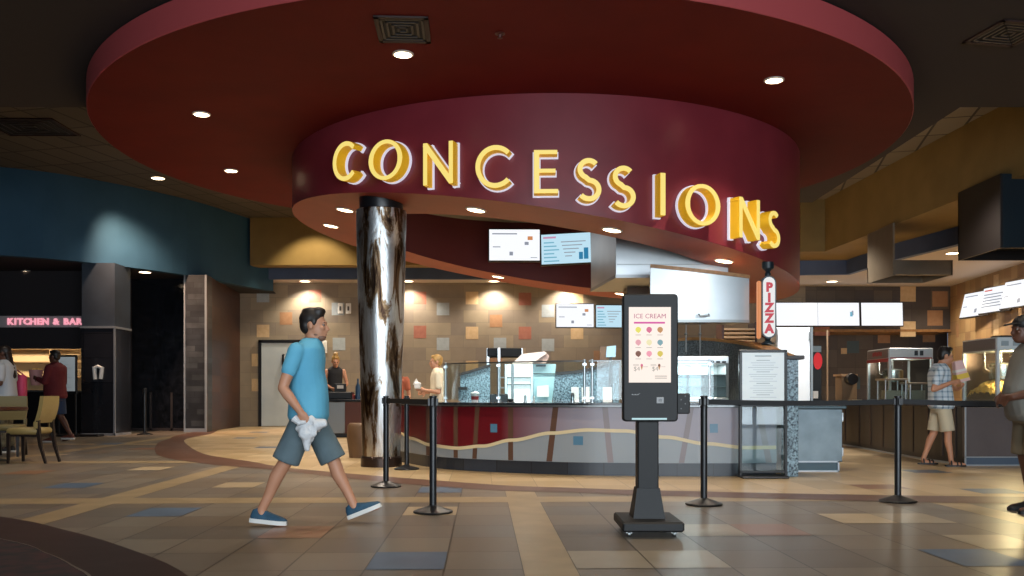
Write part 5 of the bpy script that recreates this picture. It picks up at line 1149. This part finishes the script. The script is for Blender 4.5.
    # shoes
    for q in 'LR':
        an, to = J['an' + q], J['toe' + q]; d = Vector((to.x - an.x, to.y - an.y, to.z - an.z + .06)); hd2 = Vector((d.x, d.y, 0)).normalized()
        pitch = c.get('pitch' + q, 0.); F_ = Matrix.Rotation(math.atan2(hd2.y, hd2.x), 3, 'Z') @ Matrix.Rotation(-pitch, 3, 'Y')
        A = an + F_ @ Vector((0, 0, -.085)); L_ = c.get('foot', .27)
        def shoe_ring(x, w, z0, z1): return [A + F_ @ Vector((x, yy * w, z)) for yy, z in ((-1, z0), (-1.05, z0 + .012), (-.9, (z0 + z1) * .55), (-.45, z1), (.45, z1), (.9, (z0 + z1) * .55), (1.05, z0 + .012), (1, z0))]
        hx_ = -.075
        st = [(hx_, .026, .0, .055), (hx_ + .012, .036, 0, .085), (hx_ + .05, .040, 0, .10), (hx_ + .10, .041, 0, .088), (hx_ + .16, .047, 0, .066), (hx_ + .22, .046, 0, .05), (hx_ + .26, .034, 0, .038), (hx_ + .278, .016, .004, .026)]
        if c.get('shoe') == 'sandal':
            m = MB(); m.rings([[A + F_ @ Vector((x, -w, 0)), A + F_ @ Vector((x, w, 0)), A + F_ @ Vector((x, w, .022)), A + F_ @ Vector((x, -w, .022))] for x, w in ((hx_, .028), (hx_ + .03, .038), (hx_ + .12, .036), (hx_ + .2, .046), (hx_ + .25, .036), (hx_ + .275, .016))])
            for x in (.0, .08, .13): m.tube([A + F_ @ Vector((x + hx_ + .07, .047 * math.cos(a), .01 + (.085 - x * .25) * math.sin(a))) for a in [PI * i / 8 for i in range(9)]], .011, 8)
            fin(m).build('sandal', c['shoemat'], t, True)
        else:
            m = MB(); m.rings([shoe_ring(*q_) for q_ in st]); up = fin(m).build('shoe', c['shoemat'], t, True, 60)
            m = MB(); m.rings([[A + F_ @ Vector((x - (.004 if i == 0 else 0), yy * (w + .005), z)) for yy, z in ((-1, -.012), (-1, .02), (1, .02), (1, -.012))] for i, (x, w, z0, z1) in enumerate(st)]); fin(m).build('sole', c['solemat'], up, True, 40)
    # face details and hair
    H = J['hed']; hs = c.get('head', 1.)
    def hp_(o): return H + hr @ (Vector(o) * hs)
    for y in (-1, 1):
        m = MB(); m.ball(hp_((.076, y * .030, .004)), .0115 * hs, n=10); e = fin(m).build('eye', mat('eye_white', '#8a7e74', .6, spec=.1), t, True)
        m = MB(); m.ball(hp_((.0825, y * .0305, .004)), .0072 * hs, n=10); fin(m).build('iris', mat('iris_dark', '#1a100c', .5, spec=.2), e, True)
        m = MB(); m.ball(hp_((.086, y * .033, .026)), .008 * hs, .019 * hs, .004 * hs, 10, hr); fin(m).build('eyebrow', c['hair'], t, True)
    m = MB(); m.ball(hp_((.094, 0, -.069)), .007 * hs, .022 * hs, .003 * hs, 10, hr); fin(m).build('mouth', mat('mouth_dark', '#7a4036', .5), t, True)
    m = MB(); hk = c.get('hairstyle', 'short')
    Bh = lambda o, *r: m.ball(hp_(o), r[0] * hs, r[1] * hs, r[2] * hs, 18, hr)
    if hk == 'cap':
        ca2 = MB(); ca2.ball(hp_((-.010, 0, .055)), .106 * hs, .088 * hs, .078 * hs, 20, hr)
        ca2.rings([[hp_((x, yy * w, z + dz)) for yy, dz in ((-1, 0), (-.5, .012), (.5, .012), (1, 0), (.5, .002), (-.5, .002))] for x, w, z in ((.06, .078, .05), (.11, .074, .046), (.155, .055, .036), (.17, .02, .03))])
        ca2.ball(hp_((-.01, 0, .133)), .01 * hs, n=8)
        fin(ca2).build('cap', c['capmat'], t, True)
        Bh((-.055, 0, .0), .05, .072, .06)
    else:
        Bh((-.022, 0, .052), .098, .082, .086); Bh((-.058, 0, .005), .055, .074, .075); Bh((.035, 0, .098), .05, .055, .03)
        if hk == 'tall': Bh((.03, 0, .112), .06, .058, .036); Bh((-.03, 0, .115), .07, .062, .03)
        for y in (-1, 1): Bh((.01, y * .072, .03), .022, .012, .036)
        if hk == 'long':
            for k in range(7): Bh((-.075 - .012 * k, 0, -.03 - .055 * k), .05, .085 - .004 * k, .06)
        if hk == 'bun': Bh((-.02, 0, .155), .05, .05, .04)
        if hk == 'short' and c.get('beard'): pass
    remeshed(fin(m), 'hair', c['hair'], t, max(vox, .010) * s, 2)
    if c.get('beard'):
        m = MB(); Bb = lambda o, *r: m.ball(hp_(o), r[0] * hs, r[1] * hs, r[2] * hs, 16, hr)
        Bb((.05, 0, -.09), .043, .045, .031); Bb((.022, 0, -.066), .05, .0575, .034); Bb((.091, 0, -.055), .011, .026, .005); remeshed(fin(m), 'beard', c['beard'], t, .008 * s, 2)
    return t, R
HAIRB = mat('hair_black', '#15100e', .5, noise='#1f1713', nscale=30); HAIRBL = mat('hair_blond', '#b08a4e', .5, noise='#9a763e', nscale=30); HAIRBR = mat('hair_brown', '#3a2418', .5, noise='#4a3020', nscale=30)
STUB = mat('stubble_skin', '#7d5a48', .6)
SOLEW = mat('sole_white', '#dcdad4', .5); DENIM = mat('shoe_denim', '#27506a', .7, noise='#214459', nscale=20)
# walking man
TEE = mat('tee_sky_blue', '#62aecb', .8, noise='#59a5c3', nscale=3, bump=.25, bscale=6); SHG = mat('shorts_grey', '#5c6d74', .85, noise='#546469', nscale=8, bump=.3, bscale=7)
JW = dict(pel=(-.03, 0, .875), che=(-.045, 0, 1.215), nec=(-.012, 0, 1.405), hed=(.018, 0, 1.545),
          shR=(-.08, -.18, 1.345), elR=(-.165, -.25, 1.06), wrR=(-.03, -.27, .885), shL=(-.02, .18, 1.345), elL=(-.10, .235, 1.06), wrL=(-.09, .21, .84),
          hipR=(-.03, -.09, .85), knR=(-.185, -.10, .49), anR=(-.365, -.10, .125), toeR=(-.20, -.10, .02),
          hipL=(-.03, .09, .85), knL=(.15, .10, .485), anL=(.305, .10, .145), toeL=(.49, .10, .125))
wx, wy = WX(312, 7.13), 7.13
wt, wR = person('person', 'walking man in a sky blue tee and grey shorts holding a crumpled white bag', (wx, wy, 0), 0, JW,
       dict(skin=SKIN, hair=HAIRB, shirt=TEE, shorts=SHG, shoemat=DENIM, solemat=SOLEW, belly=.03, wide=1.0, bulk=.93, hairstyle='tall', beard=STUB, sleeve=.54, sr=.9, sg=.014, hem=-.03, leg=.98, hemr=.114, pitchL=.38, pitchR=-.10, limb=.95,
            handR=dict(d=(.45, .1, -.85), pn=(0, 1, .1), curl=.8), handL=dict(curl=.5)), .0085)
# crumpled bag in his hand
random.seed(3); mb = MB(); c = wR @ Vector((.035, -.245, .755))
for k in range(16):
    a = random.uniform(0, 6.28); p = c + Vector((.085 * math.cos(a) * random.uniform(.2, 1), random.uniform(-.03, .03), .075 * math.sin(a) * random.uniform(.2, 1)))
    mb.ball(p, random.uniform(.03, .055), random.uniform(.02, .035), random.uniform(.025, .05), 8, Matrix.Rotation(random.uniform(0, 3), 3, 'Y') @ Matrix.Rotation(random.uniform(-.5, .5), 3, 'X'))
mb.cone(c + Vector((-.02, 0, -.04)), c + Vector((-.02, 0, -.17)), .05, .02, 8); mb.cone(c + Vector((.04, 0, .03)), c + Vector((.13, 0, .045)), .05, .03, 8)
bt = thing('paper_bag', 'crumpled white paper bag in the walking man’s hand', 'bag', c)
remeshed(mb, 'bag_body', mat('paper_bag_white', '#d4d6d8', .7, bump=.9, bscale=22), bt, .012, 1)
mb = MB(); mb.tube([c + Vector((-.11, -.03, .08)), c + Vector((-.07, -.035, .045)), c + Vector((-.02, -.035, .05))], [.03, .022, .012]); mb.build('folded_corner', mat('paper_bag_white'), bt, True)

def stand(h=1.75, **kw):
    k = h / 1.75
    J = dict(pel=(0, 0, .90), che=(0, 0, 1.24), nec=(.0, 0, 1.46), hed=(.035, 0, 1.61), shR=(0, -.185, 1.39), elR=(-.03, -.24, 1.10), wrR=(.05, -.24, .86), shL=(0, .185, 1.39), elL=(-.03, .24, 1.10), wrL=(.05, .24, .86),
             hipR=(0, -.09, .87), knR=(.02, -.10, .48), anR=(-.02, -.11, .09), toeR=(.15, -.12, .03), hipL=(0, .09, .87), knL=(.02, .10, .48), anL=(-.02, .11, .09), toeL=(.15, .12, .03))
    J.update(kw); return {a: Vector(b) * k for a, b in J.items()}
# man in plaid eating from a popcorn bag
def plaid():
    m = bpy.data.materials.new('plaid_cotton'); m.use_nodes = True; nt = m.node_tree; b = nt.nodes['Principled BSDF']; N = nt.nodes.new; L = nt.links.new
    tc = N('ShaderNodeTexCoord'); s_ = N('ShaderNodeSeparateXYZ'); L(tc.outputs['Object'], s_.inputs[0])
    def st(sock, per, wd_):
        a = N('ShaderNodeMath'); a.operation = 'DIVIDE'; L(sock, a.inputs[0]); a.inputs[1].default_value = per
        f = N('ShaderNodeMath'); f.operation = 'FRACT'; L(a.outputs[0], f.inputs[0]); l_ = N('ShaderNodeMath'); l_.operation = 'LESS_THAN'; L(f.outputs[0], l_.inputs[0]); l_.inputs[1].default_value = wd_; return l_.outputs[0]
    ad = N('ShaderNodeMath'); ad.operation = 'ADD'; L(st(s_.outputs[2], .075, .3), ad.inputs[0]); L(st(s_.outputs[0], .075, .3), ad.inputs[1])
    r = N('ShaderNodeValToRGB'); r.color_ramp.elements[0].color = lin('#c9d4dc'); r.color_ramp.elements[1].color = lin('#6c8294'); r.color_ramp.elements[1].position = .9
    q = r.color_ramp.elements.new(.5); q.color = lin('#9fb2c0')
    dv = N('ShaderNodeMath'); dv.operation = 'MULTIPLY'; dv.inputs[1].default_value = .5; L(ad.outputs[0], dv.inputs[0]); L(dv.outputs[0], r.inputs['Fac']); L(r.outputs[0], b.inputs['Base Color']); b.inputs['Roughness'].default_value = .8
    return m
BLK = mat('shoe_black', '#121214', .5)
px0 = WX(941, 13.1)
JP = stand(1.75, pel=(0, 0, .88), che=(-.03, 0, 1.20), nec=(-.02, 0, 1.42), hed=(.06, 0, 1.565), shR=(-.08, -.18, 1.345), elR=(-.19, -.23, 1.09), wrR=(.07, -.2, 1.19), shL=(.0, .18, 1.35), elL=(.17, .25, 1.13), wrL=(.28, .12, 1.10),
           knR=(.05, -.12, .47), anR=(.08, -.15, .09), toeR=(.26, -.16, .03), knL=(-.06, .10, .47), anL=(-.20, .12, .10), toeL=(-.04, .12, .03))
person('person', 'man in a plaid shirt and cream shorts raising a popcorn bag to his face', (px0, 13.1, 0), math.radians(-4), JP,
       dict(skin=SKIN, hair=HAIRB, shirt=plaid(), shorts=mat('shorts_cream', '#c2b79e', .85), shoe='sandal', shoemat=BLK, solemat=BLK, belly=.02, hairstyle='tall', sleeve=.6, sg=.02, hem=-.02, hpitch=.12, leg=.93, limb=.92, hyaw=.05,
            handR=dict(d=(.9, .1, .1), pn=(.1, 1, 0), curl=.7), handL=dict(d=(.2, -.9, .3), pn=(-.3, -.2, 1), curl=.6)), .0105)
p0 = W(957, 361, 13.0); p1 = W(962, 381.5, 13.0)
t = thing('popcorn_bag', 'pink and white striped popcorn bag tipped up by the man in plaid', 'popcorn bag', (p0 + p1) / 2)
def bagbox(mb, a, b, w0, w1, d0, d1, k0=0., k1=1.):
    a = Vector(a); b = Vector(b); ax = (b - a).normalized(); sx = Vector((ax.z, 0, -ax.x)) * -1; rs = []
    for k in (k0, k1): c_ = a + (b - a) * k; w_ = w0 + (w1 - w0) * k; d_ = d0 + (d1 - d0) * k; rs.append([c_ + sx * w_ * m + Vector((0, d_ * q, 0)) for m, q in ((-1, -.8), (-.85, -1), (.85, -1), (1, -.8), (1, .8), (.85, 1), (-.85, 1), (-1, .8))])
    mb.rings(rs)
mb = MB(); bagbox(mb, p0, p1, .058, .092, .05, .08); mb.build('bag_body', mat('bag_pink', '#d7b3b0', .7), t, True, 40)
mb = MB(); bagbox(mb, p0, p1, .061, .095, .053, .083, .62, .86); mb.build('yellow_print', mat('bag_yellow', '#d9b84a', .7), t, True, 40)
mb = MB(); bagbox(mb, p0, p1, .061, .095, .053, .083, .40, .52); mb.build('white_band', mat('bag_white', '#dcd6d0', .7), t, True, 40)
# man in the cap, cut by the right edge
JC = stand(1.75, pel=(.02, 0, .88), che=(.02, 0, 1.22), nec=(.0, 0, 1.43), hed=(.085, 0, 1.57), shL=(-.02, .21, 1.33), elL=(.02, .29, 1.06), wrL=(.26, .12, .99), shR=(-.02, -.21, 1.33), elR=(.02, -.29, 1.06), wrR=(.27, -.08, .97), anL=(.0, .12, .09), toeL=(.18, .13, .03), anR=(-.05, -.12, .09), toeR=(.12, -.13, .03))
person('person', 'heavyset man in a black cap and grey polo at the right edge of the frame', (WX(1034, 7.9), 7.9, 0), math.radians(180), JC,
       dict(skin=SKIND, hair=HAIRB, shirt=mat('polo_grey', '#75726a', .85, noise='#6f6c65', nscale=5), shorts=mat('shorts_khaki', '#6a5f4c', .85), shoemat=BLK, solemat=BLK, belly=.08, bulk=1.1, hairstyle='cap', capmat=BLK, sleeve=.72, hem=-.05, limb=1.08, leg=.98,
            handL=dict(d=(.35, -.9, -.05), pn=(-.8, -.3, -.3), curl=.9), handR=dict(d=(.35, .9, 0), pn=(-.8, .3, -.3), curl=.9)), .0095)
# two guests on the left
JE = stand(1.75, elL=(.05, .24, 1.13), wrL=(.28, .16, 1.2), elR=(.02, -.24, 1.12), wrR=(.28, -.12, 1.2), knL=(.06, .1, .48), anL=(.0, .12, .09), anR=(-.22, -.12, .14), knR=(-.02, -.1, .48), toeR=(-.06, -.12, .03))
E_t = 20.0; ex = WX(56, E_t)
pe, eR = person('person', 'man in a maroon long-sleeved shirt and denim shorts holding a popcorn bucket', (ex, E_t, 0), math.radians(168), JE,
       dict(skin=SKIND, hair=HAIRB, shirt=mat('shirt_maroon', '#6a1f26', .85, noise='#601b22', nscale=4), shorts=mat('shorts_denim', '#2a3c58', .85), shoemat=mat('shoe_rust', '#6a3a30', .6), solemat=SOLEW, belly=.07, bulk=1.1, sleeve=1.85, hem=-.03, limb=1.05,
            handL=dict(d=(.9, -.3, .2), pn=(0, -1, 0), curl=.4), handR=dict(d=(.9, .3, .2), pn=(0, 1, 0), curl=.4)), .011, 1.15)
q = eR @ Vector((.42, .02, 1.22)); t = thing('popcorn_bucket', 'pale pink popcorn bucket held by the man in maroon', 'bucket', q - Vector((0, 0, .17)))
mb = MB(); mb.lathe([(.001, -.17), (.10, -.17), (.145, .17), (.135, .17), (.001, .12)], q, 28); mb.build('bucket_body', mat('bucket_pink', '#c98f8a', .6), t, True, 40)
mb = MB(); random.seed(2)
for k in range(26): a = random.uniform(0, 6.28); r_ = random.uniform(0, .11); mb.ball(q + Vector((r_ * math.cos(a), r_ * math.sin(a), .155 + random.uniform(0, .03))), .026, n=8)
tag(mb.build('popcorn_heap', CORN, t, True, 180), 'yellow popcorn at the brim', kind='stuff')
JD = stand(1.75, elL=(-.02, .25, 1.12), wrL=(.2, .2, 1.02), elR=(-.02, -.25, 1.12), wrR=(.2, -.2, 1.02))
D_t = 16.3
person('person', 'person with long dark hair and a white tee at the left edge behind the table', (WX(6, D_t), D_t, 0), math.radians(185), JD,
       dict(skin=SKIND, hair=mat('hair_dark_brown', '#1d1210', .5), shirt=mat('tee_white', '#b9bec4', .85), shorts=mat('trousers_camo', '#5a5240', .85, noise='#7d765e', nscale=18), short_name='trousers', leg=1.85, shoemat=BLK, solemat=SOLEW, hairstyle='long', bulk=1.05, sleeve=.7, hem=-.05), .011, 1.09)
t = thing('shoulder_bag', 'bright pink bag behind the person in the white tee', 'bag', W(22, 386, 16.75))
a, b = W(17.5, 397, 16.75), W(25.5, 375, 16.75)
mb = MB(); mb.cbox(a.x, b.x, 16.66, 16.84, a.z, b.z, .03); mb.build('bag_body', mat('bag_hot_pink', '#d84a72', .6), t, True, 60)
mb = MB(); mb.tube([((a.x + .03), 16.75, b.z), (a.x - .05, 16.6, b.z + .14), (a.x - .03, 16.5, b.z + .2), (a.x + .0, 16.62, b.z + .13), (b.x - .03, 16.75, b.z)], .012); mb.build('strap', mat('bag_strap_pink', '#a83858', .6), t, True)
# staff behind the counters
JF = stand(1.70, hed=(.07, 0, 1.60), elL=(.04, .25, 1.12), wrL=(.24, .12, 1.02), elR=(.04, -.25, 1.12), wrR=(.24, -.1, 1.02))
person('person', 'woman in a black tank top looking down at the cash register', (WX(335, 23.1), 23.1, 0), math.radians(-70), JF,
       dict(skin=SKIN, hair=HAIRBL, shirt=mat('tank_black', '#17171a', .8), tank=True, shirt_name='tank_top', shorts=mat('trousers_black', '#1a1a1c', .8), short_name='trousers', leg=1.9, shoemat=BLK, solemat=BLK, hairstyle='bun', bulk=.88, limb=.85, hpitch=.3, sg=.01), .011, 1.2)
JG = stand(1.72, elR=(-.02, -.24, 1.10), wrR=(.2, -.18, 1.08), elL=(.0, .24, 1.08), wrL=(.24, .17, 1.12))
pgt, gR = person('person', 'blond boy in a cream tee behind the left end of the counter', (WX(438, 15.8), 15.8, 0), math.radians(188), JG,
       dict(skin=SKIN, hair=HAIRBL, shirt=mat('tee_cream', '#d6c9ae', .85), shorts=mat('shorts_navy', '#2b3240', .85), shoemat=BLK, solemat=SOLEW, bulk=.9, limb=.86, sleeve=.68, hem=-.06, sg=.025), .011)
q = gR @ Vector((.36, .17, 1.17)); mb = MB(); mb.cbox(q.x - .05, q.x + .06, q.y - .04, q.y + .04, q.z - .05, q.z + .06, .015, None); mb.prism([(q.x - .08, q.y, q.z + .02), (q.x - .02, q.y, q.z + .13), (q.x + .03, q.y, q.z + .04)], (0, .03, 0))
tag(mb.build('napkin_bundle', mat('napkin_white', '#dedad4', .7), None), 'white napkins in the blond boy’s hand', 'napkins')
JH = stand(1.62, elR=(.05, -.25, 1.1), wrR=(.22, -.2, 1.2))
person('person', 'person in a rust top mostly hidden behind the right edge of the column', (WX(396.5, 16.3), 16.3, 0), math.radians(-90), JH,
       dict(skin=SKIN, hair=HAIRBL, shirt=mat('top_rust', '#a3583e', .85), shorts=mat('trousers_black'), short_name='trousers', leg=1.9, shoemat=BLK, solemat=BLK, bulk=.72, limb=.8), .012)

# ================================================================== LIGHT, WORLD, CAMERA
def area(name, loc, aim, sx, sy, W_, col, spread=180):
    l = bpy.data.lights.new(name, 'AREA'); l.shape = 'RECTANGLE'; l.size = sx; l.size_y = sy; l.energy = W_; l.color = col; l.spread = math.radians(spread)
    o = bpy.data.objects.new(name, l); COL.objects.link(o); o.location = loc; o.rotation_euler = (Vector(aim) - Vector(loc)).to_track_quat('-Z', 'Y').to_euler(); return o
area('entrance_daylight', (3.0, -6.5, 2.6), (2.0, 12, 1.0), 14, 5.0, 1900, (.80, .91, 1.0))
spot((4.75, 13.6, 3.3), 260, 50, (1, 1, 1), .6, aim=(-.02, .75, -1), r=.1)  # added spot that whitens the tall cabinet, without a fitting
for y in (28.2, 26, 23.8, 21): spot((12.4, y, 4.54), 400, 130, (1, .86, .68), .8, aim=(.35, 0, -1), r=.08)  # row of spots added to lift the right wall, no fittings built
spot((-4.3, 21.2, 4.6), 260, 110, (1, .88, .74), .8, r=.1)  # extra spot added to brighten the woman at the register
for x in (-.5, .2, .85): spot((x, 12.75, 3.0), 110, 120, (.9, .97, 1), .8, aim=(0, .55, -1), r=.12)  # cool fill spots added for the equipment behind the glass guard
# unseen spots added to brighten the kitchen behind the counter
for i, (x, y, z, e) in enumerate(((0, 15.6, 4.4, 420), (2.0, 16.4, 4.2, 420), (-.6, 22, 4.6, 1100), (4.5, 23, 4.6, 950), (-5, 24.5, 4.9, 800), (8.0, 23, 4.9, 600), (8.2, 17, 4.9, 450))):
    spot((x, y, z), e, 140, (1, .86, .70), .8, r=.3)
area('hood_front_light', (2.7, 12.2, 2.70), (2.7, 13.4, 2.4), .5, .2, 3, (1, .96, .9))  # area light facing the hood front, no fitting built
for x, y, e in ((-5.5, 9.5, 170), (-1.5, 7, 300), (5.5, 8, 240), (2, 6.5, 260), (-9, 14, 170)): spot((x, y, 5.15), e, 120, (1, .84, .64), .8, r=.15)  # overhead spots out of view, added to brighten the lobby floor
spot((-9.9, 22.4, 6.3), 1700, 74, (1, .62, .40), 1.0, aim=(.16, .60, -1), r=.15)
spot((-6.0, 26.6, 6.4), 420, 90, (1, .80, .5), .5, aim=(0, .5, -1), r=.08)
w = bpy.data.worlds.new('lobby_air'); S.world = w; w.use_nodes = True
w.node_tree.nodes['Background'].inputs[0].default_value = (.60, .75, 1.0, 1); w.node_tree.nodes['Background'].inputs[1].default_value = .18
cam = bpy.data.cameras.new('camera'); co_ = bpy.data.objects.new('camera', cam); COL.objects.link(co_)
co_.location = (0, 0, 1); co_.rotation_euler = (PI / 2, 0, 0); cam.sensor_width = 36; cam.lens = F / 1024 * 36; cam.shift_y = (HY - 288) / 1024; cam.clip_start = .1; cam.clip_end = 200
S.camera = co_
S.view_settings.view_transform = 'Standard'; S.view_settings.look = 'None'; S.view_settings.gamma = 1; S.view_settings.exposure = 0; S.view_settings.use_curve_mapping = False
